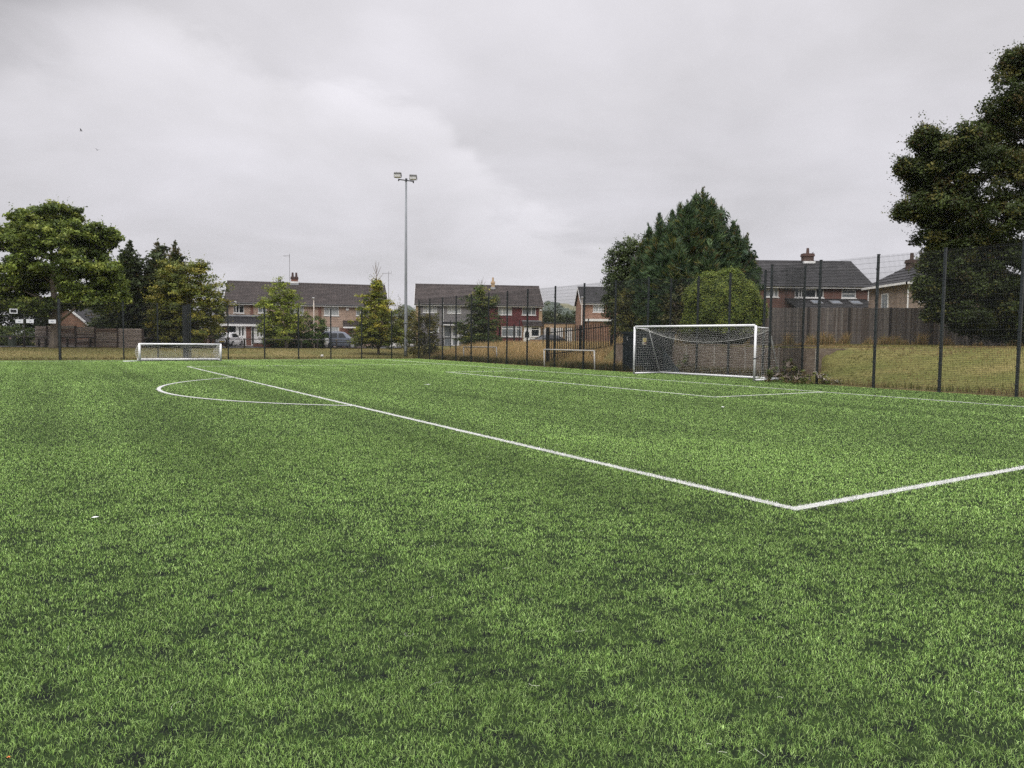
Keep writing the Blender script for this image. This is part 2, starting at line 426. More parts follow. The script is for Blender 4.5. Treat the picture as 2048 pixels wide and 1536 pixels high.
def add_strip(pts, w):
    pts = np.asarray(pts, float); d = np.gradient(pts, axis=0); d /= np.linalg.norm(d, axis=1, keepdims=True)
    nrm = np.stack([-d[:, 1], d[:, 0]], -1); base = sum(len(q) for q in lineV); V = []
    for p, q in zip(pts, nrm): V += [uv2w(*(p-q*w/2), .005), uv2w(*(p+q*w/2), .005)]
    lineV.append(np.array(V)); k = np.arange(len(pts)-1)*2+base
    lineF.append(np.stack([k, k+1, k+3, k+2], -1))
zoff = 0
for i, (a, b) in enumerate(SEG):
    a = np.array(a, float); b = np.array(b, float); d = (b-a)/np.linalg.norm(b-a)
    add_strip([a-d*LW/2*.99, b+d*LW/2*.99], LW); lineV[-1][:, 2] += .0012*i
th = np.linspace(-ARC_T, ARC_T, 60)
add_strip(np.stack([9.15*np.sin(th), -11-9.15*np.cos(th)], -1), LW); lineV[-1][:, 2] += .012
th = np.linspace(0, 2*math.pi, 15)[:-1]
add_strip([(-.11, -11), (0, -11), (.11, -11)], .2)

# blades: dense and fine close by, thinning outwards
def blade_points():
    r = np.geomspace(.8, 74, 4000); rho = np.maximum(25000*(3.3/np.maximum(r, 3.3))**1.72, 440)
    cdf = np.concatenate([[0], np.cumsum((rho*r)[1:]*np.diff(r))]); ANG = math.radians(176)
    n = int(cdf[-1]*ANG); rr = np.interp(RNG.random(n)*cdf[-1], cdf, r); th = (RNG.random(n)-.5)*ANG
    k = (np.abs(th) < math.radians(41)) & (rr > 2.3) | (RNG.random(n) < .5)     # fewer where only a side step would show them
    rr, th = rr[k], th[k]
    return rr*np.sin(th), rr*np.cos(th), rr
bx, by, br_ = blade_points()
bu, bv = w2uv(bx, by)
inside = ((bu < UB-.1) & (bv < VS-.1)) | ((bu > -4.1) & (bu < 4.3) & (bv > 0) & (bv < 5.85))
pat = vnoise(bx*2.8+3, by*4.2, 21, 5)*.5+vnoise(bx*12, by*16, 31, 3)*.5
keep = inside & (RNG.random(len(bx)) < np.clip(.25+.47*S((pat-.40)/.12), 0, 1)+.62*S((br_-4)/10))
bx, by, br_, bu, bv, pat = (q[keep] for q in (bx, by, br_, bu, bv, pat))
wl = on_line(bu+RNG.normal(0, .012, len(bu)), bv+RNG.normal(0, .012, len(bu)))
def blades(x, y, r, col, hmul=1.0, wmul=1.0, z0=0.0, lean=1.0):
    n = len(x); ang = RNG.random(n)*2*math.pi
    h = (.0155+.010*RNG.random(n))*hmul*(1+.25*S((r-8)/30)); w = .00175*np.maximum(1, (r/3.6))**1.02*wmul*(.7+.6*RNG.random(n))
    ld = RNG.random(n)*2*math.pi; lm = h*lean*(.25+RNG.random(n))
    sx_, sy_ = np.cos(ang)*w/2, np.sin(ang)*w/2; tx, ty = np.cos(ld)*lm, np.sin(ld)*lm
    z = np.full(n, z0); near = r < 13
    V, F, C = [], [], []
    def pack(m, two):
        i = np.nonzero(m)[0]; q = len(i)
        if not q: return
        a = np.stack([x[i]-sx_[i], y[i]-sy_[i], z[i]], -1); b = np.stack([x[i]+sx_[i], y[i]+sy_[i], z[i]], -1)
        t = np.stack([x[i]+tx[i], y[i]+ty[i], z[i]+h[i]*np.sqrt(np.maximum(.18, 1-(lm[i]/h[i])**2*.62))], -1)
        base = sum(len(k) for k in V)
        if two:
            mid = np.stack([x[i]+tx[i]*.35, y[i]+ty[i]*.35, z[i]+h[i]*.58], -1); s = np.stack([sx_[i], sy_[i], 0*sx_[i]], -1)*.85
            V.append(np.stack([a, b, mid+s, mid-s, t], 1).reshape(-1, 3)); k = np.arange(q)[:, None]*5+base
            F.append(('q', k+np.array([[0, 1, 2, 3]]))); F.append(('t', k+np.array([[3, 2, 4]])))
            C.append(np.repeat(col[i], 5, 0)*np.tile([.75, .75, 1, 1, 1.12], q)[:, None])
        else:
            V.append(np.stack([a, b, t], 1).reshape(-1, 3)); k = np.arange(q)[:, None]*3+base
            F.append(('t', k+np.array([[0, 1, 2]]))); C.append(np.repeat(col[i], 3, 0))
    pack(near, True); pack(~near, False)
    return np.concatenate(V), [f for _, f in F], np.concatenate(C)
n_ = len(bx)
lo = vnoise(bu*.22+5, bv*.5, 41, 4); st = vnoise(bv*1.3+2, bu*.04, 51, 3)          # faint lengthways streaks
fine = RNG.normal(1, .30, n_)
tone = np.clip(.72+.42*(lo-.5)+.55*(st-.5)+.25*(pat-.5), .4, 1.3)*np.clip(fine, .45, 1.7)
gA = np.array([.330, .525, .124]); gB = np.array([.440, .625, .214]); gC = np.array([.175, .335, .076])
pick = RNG.random(n_)[:, None]
colr = np.where(pick < .5, gA, np.where(pick < .8, gB, gC))*tone[:, None]
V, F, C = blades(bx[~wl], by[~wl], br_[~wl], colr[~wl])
# long loose strands lying on the pile
m_ = 900; sr_ = 3+14*RNG.random(m_)**1.4; sth = (RNG.random(m_)-.5)*1.3; X0 = sr_*np.sin(sth); Y0 = sr_*np.cos(sth)
A, B, CC = [], [], []
for i in range(m_):
    a = RNG.random()*6.28; cur = RNG.normal(0, 9); l = .02+.10*RNG.random()**2; p = np.array([X0[i], Y0[i], .028]); k = 5
    pale = RNG.random() < .10
    for j in range(k):
        q = p+np.array([math.cos(a), math.sin(a), RNG.normal(0, .10)])*l/k; q[2] = max(.022, q[2]); A.append(p); B.append(q); a += cur*l/k*4; p = q
        CC.append((.55, .58, .45) if pale else (.27, .40, .13))
sv_, sf_ = bars(A, B, .0017, 3)
F.append(sf_+len(V)); V = np.concatenate([V, sv_]); C = np.concatenate([C, np.repeat(np.array(CC), 6, 0)])
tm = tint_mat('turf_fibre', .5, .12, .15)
kind(np_mesh('turf_grass', V, F, C, tm), 'stuff')['label'] = 'green artificial turf pile with dark rubber infill showing through'
wr = RNG.random(wl.sum())
wc = np.where(wr[:, None] < .72, np.array([[.68, .68, .655]]), np.array([[.30, .33, .28]]))*RNG.uniform(.85, 1.1, (wl.sum(), 1))
ex = np.nonzero(wl)[0]; ex = np.repeat(ex, 2); jx = RNG.normal(0, .018, len(ex)); jy = RNG.normal(0, .018, len(ex))
V, F, C = blades(bx[ex]+jx, by[ex]+jy, br_[ex], np.repeat(wc, 2, 0), 1.0, 1.15)
LV = np.concatenate(lineV); b0 = len(V)
V = np.concatenate([V, LV]); F.append(np.concatenate(lineF)+b0); C = np.concatenate([C, np.tile([[.46, .47, .44]], (len(LV), 1))])
kind(np_mesh('pitch_markings', V, F, C, tint_mat('line_fibre', .5, .1, .3)), 'structure')

# ------------------------------------------------------------------ loose grass outside the pitch
def tall_grass(name, label, u, v, h, w, col, lean=.5, m=None):
    n = len(u); x = (u-CU)*PU[0]+(v-CV)*PV[0]; y = (u-CU)*PU[1]+(v-CV)*PV[1]; z = hgt_uv(u, v)-.02
    ang = RNG.random(n)*6.283; ld = RNG.random(n)*6.283; lm = h*lean*RNG.random(n)
    s = np.stack([np.cos(ang)*w/2, np.sin(ang)*w/2, 0*w], -1); p = np.stack([x, y, z], -1)
    mid = p+np.stack([np.cos(ld)*lm*.3, np.sin(ld)*lm*.3, h*.6], -1); t = p+np.stack([np.cos(ld)*lm, np.sin(ld)*lm, h*np.sqrt(1-.5*(lm/h)**2)], -1)
    V = np.stack([p-s, p+s, mid+s*.8, mid-s*.8, t], 1).reshape(-1, 3); k = np.arange(n)[:, None]*5
    C = np.repeat(col, 5, 0)*np.tile([.8, .8, 1, 1, 1.1], n)[:, None]
    o = kind(np_mesh(name, V, [k+np.array([[0, 1, 2, 3]]), k+np.array([[3, 2, 4]])], C, m or tint_mat('grass_blade', .7, .25, .15)), 'stuff')
    o['label'] = label; return o
def mixcol(n, cols, p, jit=.18):
    i = RNG.choice(len(cols), n, p=p); return np.array(cols)[i]*np.clip(RNG.normal(1, jit, (n, 1)), .4, 1.7)
# dry meadow behind the side fence
n_ = 60000; u = RNG.uniform(7.4, 34.5, n_); v = VS+.25+RNG.random(n_)**1.3*14
k = vnoise(u*.6, v*.6, 61); keep = (RNG.random(n_) < .35+k); u, v = u[keep], v[keep]; n_ = len(u); k = k[keep]
tallk = S((v-VS)/2.6)
c = mixcol(n_, [(.52, .365, .17), (.40, .285, .125), (.20, .19, .07), (.58, .45, .25)], [.42, .27, .13, .18])
c2 = mixcol(n_, [(.13, .14, .05), (.19, .15, .07), (.24, .19, .085)], [.4, .3, .3]); f_ = tallk[:, None]; c = c*f_+c2*(1-f_)
tall_grass('wild_grass', 'tall dry straw coloured grass growing behind the side fence', u, v, (.28+.42*tallk)*RNG.uniform(.6, 1.3, n_), RNG.uniform(.012, .028, n_), c)
# mown verge behind the far fence
n_ = 52000; u = UB+.1+RNG.random(n_)*15; v = RNG.uniform(-46, 9, n_)
k = vnoise(u*.5, v*.25, 71)
c = mixcol(n_, [(.235, .19, .075), (.155, .155, .048), (.30, .245, .115)], [.45, .4, .15])
h = np.where(u < UB+.8, .20, .075)*RNG.uniform(.5, 1.3, n_)
tall_grass('verge_grass', 'yellowing mown grass verge between the far fence and the rail fence', u, v, h, RNG.uniform(.03, .06, n_), c, .8)
# lawn behind the right hand fence
n_ = 70000; u = RNG.uniform(-24, 6, n_); v = VS+.08+RNG.random(n_)*19; kk = ~((u > -4.7) & (v < 6.6)); u, v = u[kk], v[kk]; n_ = len(u)
k = vnoise(u*.5, v*.5, 81)
c = np.where((k > .52)[:, None], mixcol(n_, [(.30, .235, .10), (.24, .195, .075)], [.5, .5]), mixcol(n_, [(.145, .152, .042), (.20, .18, .060)], [.6, .4]))
bare = vnoise(u*.38+4, v*.5, 87) > .60; c = np.where(bare[:, None], mixcol(n_, [(.20, .140, .065), (.24, .18, .085)], [.6, .4]), c)
h = np.where(v < VS+.5, .26, .03+.085*vnoise(u*1.3, v*1.3, 83))*RNG.uniform(.5, 1.4, n_)
tall_grass('lawn_grass', 'mown yellow green lawn rising to the tall timber fence', u, v, h, RNG.uniform(.018, .035, n_), c, .8)
# straw along the foot of the timber fence
n_ = 5000; px_ = RNG.uniform(1530, 2060, n_); q = np.array([at(p_, 690, 41.3-RNG.random()*1.0) for p_ in px_])
u, v = w2uv(q[:, 0], q[:, 1]); k = vnoise(px_*.045, px_*0, 5)
tall_grass('straw_tufts', 'rusty straw tufts along the foot of the tall timber fence', u, v, (.06+.75*S((k-.35)/.4))*RNG.uniform(.5, 1.2, n_), RNG.uniform(.015, .03, n_),
           mixcol(n_, [(.30, .215, .10), (.25, .145, .07), (.17, .15, .06)], [.45, .2, .35]), .7)

# ------------------------------------------------------------------ weldmesh sports fencing
steel = mat('dark_green_coated_steel', (.022, .028, .030), .42, .25, 8, spec=.5)
wire_m = mat('coated_wire', (.018, .022, .022), .5, .2, 8)
def panel_mesh(L_, H_, low, step, m, wv=.0072, wh=.0095, tag_=''):
    """vertical rods at step, rails every 66 mm up to `low`, 200 mm above; a double rail at the join"""
    nx = max(1, int(round(L_/step))); xs = np.linspace(.04, L_-.04, nx+1)
    z = np.concatenate([np.arange(.05, low, .066), [low+.06, low+.24, low+.27], np.arange(low+.47, H_+.001, .2)])
    A = np.concatenate([np.stack([xs, 0*xs, 0*xs+.03], -1), np.stack([0*z, 0*z+.006, z], -1)])
    B = np.concatenate([np.stack([xs, 0*xs, 0*xs+H_], -1), np.stack([0*z+L_, 0*z+.006, z], -1)])
    V1, F1 = bars(A[:len(xs)], B[:len(xs)], wv); V2, F2 = bars(A[len(xs):], B[len(xs):], wh)
    me = np_mesh('mesh_panel', np.concatenate([V1, V2]), np.concatenate([F1, F2+len(V1)]), None, m)
    d = me.data; bpy.data.objects.remove(me); return d
def post_mesh(H_, w=.08):
    mb = MB().box((-w/2, -w/2, -.05), (w/2, w/2, H_)).box((-w/2-.012, -w/2-.012, H_), (w/2+.012, w/2+.012, H_+.02))
    for z in np.arange(.4, H_, .6): mb.box((-w/2-.02, -w/2-.014, z), (w/2+.02, -w/2-.002, z+.05))
    mb.box((-.1, -.1, -.04), (.1, .1, .012))
    me = bpy.data.meshes.new('post'); me.from_pydata(mb.v, [], mb.f); me.materials.append(steel); return me
PM = {}
def fence_run(label, pts, H_, low=2.0, posts=None, w=.08, group=None, wv=.0072, step=.05):
    """pts: post positions in (u, v); panels between neighbours"""
    o = uv2w(*pts[0]); root = thing('mesh_fence', label, 'fence', o, 0, group)
    pk = ('p', H_, w)
    if pk not in PM: PM[pk] = post_mesh(H_, w)
    for i, q in enumerate(pts):
        p = uv2w(*q)-o
        nx = uv2w(*pts[min(i+1, len(pts)-1)])-uv2w(*pts[max(i-1, 0)]); rz = math.atan2(nx[1], nx[0])
        if posts is None or posts[i]:
            c_ = link('post', PM[pk], steel, root, loc=p); c_.rotation_euler = (0, 0, rz)
        if i+1 < len(pts):
            d = uv2w(*pts[i+1])-uv2w(*q); l = float(np.hypot(d[0], d[1])); key = (round(l, 2), H_, low, wv, step)
            if key not in PM: PM[key] = panel_mesh(l, H_-.04, low, step, wire_m, wv)
            a = link('mesh_panel', PM[key], wire_m, root, loc=p); a.rotation_euler = (0, 0, math.atan2(d[1], d[0]))
            # the mesh stands on the pitch side of the posts
            n_ = np.array([d[1], -d[0], 0])/l; a.location = tuple(p+n_*(w/2+.012)*(1 if n_@(-uv2w(*q)) > 0 else -1))
    return root
SH, BH = 5.18, 4.12
u_l = np.linspace(33.5, 4.36, 12)
u_l = [33.5, 31.3, 28.9, 26.5, 24.0, 21.4, 18.8, 16.2, 13.0, 10.0, 7.1, 4.40]
fence_run('tall dark mesh fence between the far corner and big goal before the dry grass', [(a, VS) for a in u_l], SH)
fence_run('dark mesh fence set back in a recess behind the big goal',
          [(4.36, VS+.12), (4.34, 5.8), (2.35, 5.8), (.22, 5.8), (-1.9, 5.8), (-4.05, 5.8), (-4.05, VS+.12)], SH, posts=[0, 1, 1, 1, 1, 1, 0])
fence_run('tall dark mesh fence right of the big goal, in front of the sloping lawn',
          [(-3.55, VS-.05), (-5.95, VS), (-8.45, VS), (-10.95, VS), (-13.45, VS), (-15.95, VS), (-18.45, VS), (-20.95, VS), (-23.45, VS), (-25.95, VS)], SH)
fence_run('lower dark mesh fence along the far side of the pitch',
          [(33.5, v_) for v_ in (VS-.06, 1.65, -1.05, -3.7, -6.35, -9.0, -11.7, -14.35, -16.55, -18.75, -22.55, -27.8, -33)], BH,
          posts=[0, 1, 1, 1, 1, 1, 1, 1, 1, 1, 0, 0, 0])
big = link('post', post_mesh(BH+.05, .13), steel, None, loc=uv2w(33.5, -22.6)); big.name = 'fence_post'
tag(big, 'thick dark steel post of the far fence in front of the sycamore trunk', 'post')
fence_run('narrow dark mesh return seen edge-on behind the small goal', [(33.62, -14.45), (36.3, -14.45)], BH, low=4.0, wv=.012, step=.045)

# ------------------------------------------------------------------ goals
white = mat('white_painted_metal', (.68, .69, .69), .32, .03, 3, spec=.5)
net_w = mat('white_net_cord', (.60, .60, .56), .8, .06, 4)
def cords(paths, w):
    A, B = [], []
    for p in paths:
        p = np.asarray(p); A.append(p[:-1]); B.append(p[1:])
    return bars(np.concatenate(A), np.concatenate(B), w, 3)
def net_surface(grid, w):
    """grid (i,j,3): cords along both directions"""
    return cords([grid[i] for i in range(grid.shape[0])]+[grid[:, j] for j in range(grid.shape[1])], w)
def join(parts):
    V, F, n = [], [], 0
    for v, f in parts: V.append(v); F.append(f+n); n += len(v)
    return np.concatenate(V), np.concatenate(F)

# the full-size goal: local x along the goal (left to right as seen), y back, z up
gL, gR = uv2w(4.06, 2.96), uv2w(-3.28, 3.52)
dx = gR-gL; GW = float(np.hypot(dx[0], dx[1])); grz = math.atan2(dx[1], dx[0])
goal = thing('football_goal', 'big white full-size football goal with net in front of the fence recess', 'goal', gL, grz)
r_ = .055; GH = 2.44
def ell_bar(a, b, r=r_, n=14): return MB().tube([a, b], r, n)
obj('post', ell_bar((0, 0, 0), (0, 0, GH+r_)), white, goal, True); obj('post', ell_bar((GW, 0, 0), (GW, 0, GH+r_)), white, goal, True)
obj('crossbar', ell_bar((r_, 0, GH+r_-.004), (GW-r_, 0, GH+r_-.004)), white, goal, True)
TA, BD = 1.05, 2.05                      # top arm and depth on the ground
for x_ in (.02, GW-.02):
    obj('net_stanchion', MB().tube([(x_, .04, GH-.02), (x_, TA-.1, GH-.05), (x_, TA, GH-.10), (x_, TA+.08, GH-.26), (x_, BD-.1, .12)], .021, 8), white, goal, True)
    obj('side_rail', ell_bar((x_, .05, .05), (x_, BD, .05), .045, 10), white, goal, True)
obj('back_rail', ell_bar((-.02, BD, .055), (GW+.02, BD, .055), .055, 10), white, goal, True)
nx = 61; xs = np.linspace(0, GW, nx); sag = .62*(1-((xs/GW-.5)*2)**2)**.8
rope = np.stack([xs, TA-.12*np.sin(math.pi*xs/GW)+.25*sag, GH-.10-sag], -1)
front = np.stack([xs, 0*xs+.05, 0*xs+GH-.02], -1); back = np.stack([xs, 0*xs+BD-.02, 0*xs+.08], -1)
s1 = np.linspace(0, 1, 10)[None, :, None]; s2 = np.linspace(0, 1, 22)[None, :, None]
top_g = front[:, None]*(1-s1)+rope[:, None]*s1; top_g[..., 2] -= (.10*np.sin(math.pi*s1)*np.sin(math.pi*xs/GW)[:, None, None])[..., 0]
bk = rope[:, None]*(1-s2)+back[:, None]*s2
bk[..., 1] += (.16*np.sin(math.pi*s2)*(.6+.4*np.sin(xs*2.1)[:, None, None]))[..., 0]
parts = [net_surface(top_g, .0052), net_surface(bk, .0052), cords([rope], .016)]
for x_ in (0., GW):
    gy = []
    for z_ in np.linspace(.06, GH-.05, 20):
        yb = TA+(BD-TA)*(1-(z_-.06)/(GH-.2)) if z_ < GH-.2 else TA
        gy.append([(x_+(.0 if x_ == 0 else 0), t*yb+.03, z_) for t in np.linspace(0, 1, 12)])
    parts.append(net_surface(np.array(gy), .0052))
V, F = join(parts); np_mesh('net', V, F, None, net_w, goal)
dk = mat('black_strap', (.02, .02, .022), .6)
s_ = obj('strap', MB().tube([(GW-.075, -.03, 1.0), (GW, -.075, 1.01), (GW+.075, -.03, 1.03), (GW+.09, .05, 1.05), (GW+.16, .35, 1.22), (GW+.2, .6, 1.42)], .02, 6), dk, goal)
# worn scuffs on the left post
for z_ in (.28, .47): obj('post_clip', MB().tube([(0, 0, z_), (0, 0, z_+.035)], r_+.003, 14), mat('worn_grey_band', (.30, .31, .31), .6), goal, True)

# the small goal by the far touchline
gL, gR = gnd(279.5, 723), gnd(441.5, 722.3); dx = gR-gL; GW2 = float(np.hypot(dx[0], dx[1])); grz = math.atan2(dx[1], dx[0])
sg = thing('small_goal', 'small low white goal with sagging net beside the far touchline', 'goal', gL, grz)
r2 = .075; H2 = 1.22
obj('post', ell_bar((0, 0, 0), (0, 0, H2), r2), white, sg, True); obj('post', ell_bar((GW2, 0, 0), (GW2, 0, H2), r2), white, sg, True)
obj('crossbar', ell_bar((-r2*.5, 0, H2-r2*.5), (GW2+r2*.5, 0, H2-r2*.5), r2*.85), white, sg, True)
obj('back_rail', ell_bar((-.1, 1.2, .09), (GW2+.1, 1.2, .09), .085, 10), white, sg, True)
for x_ in (0, GW2): obj('side_rail', ell_bar((x_, 0, .08), (x_, 1.2, .08), .06, 10), white, sg, True)
obj('ground_anchor', ell_bar((-.15, .1, .03), (-1.0, -.25, .02), .035, 8), white, sg, True)
for x_ in (.03, GW2-.03): obj('net_stanchion', MB().tube([(x_, 0, H2-.06), (x_, .5, .98), (x_, 1.15, .12)], .018, 6), white, sg, True)
nx = 42; xs = np.linspace(0, GW2, nx); q = xs/GW2
sag = .10+.30*np.exp(-((q-.33)/.13)**2)+.10*np.exp(-((q-.68)/.07)**2)+.06*np.abs(np.sin(q*14))
sag *= np.minimum(1, np.minimum(q, 1-q)/.05)
top = np.stack([xs, .12+.35*np.minimum(1, sag/.3), H2-.10-sag], -1); back = np.stack([xs, 0*xs+1.15, 0*xs+.15], -1)
s1 = np.linspace(0, 1, 12)[None, :, None]; g2 = top[:, None]*(1-s1)+back[:, None]*s1
g2[..., 1] += (.15*np.sin(math.pi*s1[..., 0])*np.sin(q*9+1)[:, None]); g2[..., 2] = np.maximum(.06, g2[..., 2]-.16*np.sin(math.pi*s1[..., 0])*(.6+.4*np.sin(q*17)[:, None]))
front = np.stack([xs, 0*xs+.02, 0*xs+H2-.05], -1); s3 = np.linspace(0, 1, 3)[None, :, None]; g3 = front[:, None]*(1-s3)+top[:, None]*s3
parts = [net_surface(g2, .013), net_surface(g3, .013)]
for x_, b in ((0., -.25), (GW2, -.45)):
    gy = np.array([[(x_+b*math.sin(math.pi*t)*math.sin(math.pi*(z_/H2)), t*(.35+.8*(1-z_/H2)), z_) for t in np.linspace(0, 1, 8)] for z_ in np.linspace(.08, H2-.1, 9)])
    parts.append(net_surface(gy, .013))
V, F = join(parts); np_mesh('net', V, F, None, net_w, sg)

# two rusty training goals in the long grass
cream = mat('weathered_white_metal', (.36, .35, .32), .55, .15, 7)
def old_goal(label, pA, pB, H_, group):
    dx = pB-pA; w_ = float(np.hypot(dx[0], dx[1]))
    t = thing('training_goal', label, 'goal', pA, math.atan2(dx[1], dx[0]), group); dz = pB[2]-pA[2]
    obj('post', MB().tube([(0, 0, -.1), (-.06, 0, H_)], .04, 10), cream, t, True); obj('post', MB().tube([(w_, 0, dz-.1), (w_-.08, 0, H_+dz*.5)], .045, 10), cream, t, True)
    obj('crossbar', MB().tube([(-.08, 0, H_), (w_-.05, 0, H_+dz*.5)], .042, 10), cream, t, True)
    obj('brace', MB().tube([(.25, 0, H_-.03), (.45, .7, .1)], .018, 6), mat('rusty_steel', (.10, .07, .05), .8), t, True)
    obj('brace', MB().tube([(w_-.45, 0, H_-.03), (w_-.65, .8, .1)], .018, 6), MATS['rusty_steel'], t, True)
    return t
pA = gnd(927.5, 727.5, .05); pB = gnd(994, 729, .05)
pA = at(928, 721, 58.0); pB = at(994, 722, 55.6); pA[2] = hgt(pA[0], pA[1])-.05; pB[2] = hgt(pB[0], pB[1])-.05
zA = at(923.5, 694, 58.0)[2]
old_goal('weathered white training goal standing in the dry grass left of the palisade fence', pA, pB, zA-pA[2], 'training goals in the long grass')
pA = at(1089, 735, 46.4); pB = at(1190, 738, 42.9); pA[2] = hgt(pA[0], pA[1])-.05; pB[2] = hgt(pB[0], pB[1])-.05
old_goal('weathered white training goal in front of the black palisade fence', pA, pB, at(1088, 699, 46.4)[2]-pA[2], 'training goals in the long grass')
# ------------------------------------------------------------------ houses
upvc = mat('white_upvc', (.74, .74, .72), .35, .03, 2)
fascia_m = mat('white_fascia', (.72, .72, .70), .45, .06, 2)
lead = mat('lead_flashing', (.30, .31, .32), .5, .1, 4)
gutter_m = mat('black_gutter', (.025, .025, .027), .4)
dark_glass = glass_mat('dark_window_glass', (.022, .026, .030))
curtain_glass = mat('net_curtain_behind_glass', (.44, .46, .45), .12, .22, 3, spec=.6, stretch=(9, 1, .25))
grey_curtain = mat('grey_curtain_behind_glass', (.23, .25, .26), .12, .3, 3, spec=.6, stretch=(10, 1, .2))
buff = brick_mat('buff_brown_brick', (.42, .285, .205), (.30, .19, .135), (.38, .33, .28))
redb = brick_mat('red_brick', (.225, .082, .055), (.165, .06, .042), (.23, .17, .14))
brownb = brick_mat('dark_red_brown_brick', (.15, .064, .048), (.110, .048, .038), (.17, .13, .11))
orangeb = brick_mat('orange_brick', (.315, .160, .100), (.235, .110, .070), (.30, .235, .18))
yellowb = brick_mat('yellow_brick', (.46, .31, .17), (.38, .25, .13), (.42, .36, .27))
paleb = brick_mat('pale_brown_brick', (.27, .200, .155), (.20, .145, .110), (.28, .25, .21))
grey_clad = brick_mat('grey_shiplap_cladding', (.235, .225, .225), (.225, .215, .215), (.12, .115, .115), 6., .15, .008, .6, bump=.5)
red_tile = brick_mat('red_hung_tiles', (.165, .048, .050), (.13, .038, .040), (.07, .022, .022), .17, .11, .012, .6, bump=.6)
tile_brown = brick_mat('brown_concrete_roof_tiles', (.072, .058, .052), (.048, .039, .035), (.013, .011, .010), .30, .176, .026, .8, 0, bump=.8)
tile_grey = brick_mat('grey_concrete_roof_tiles', (.048, .046, .046), (.031, .030, .030), (.008, .008, .008), .27, .17, .026, .75, 0, bump=.8)
tile_dark = brick_mat('dark_roof_tiles', (.038, .036, .038), (.030, .029, .031), (.010, .010, .010), .30, .16, .024, .7, 0, bump=.8)

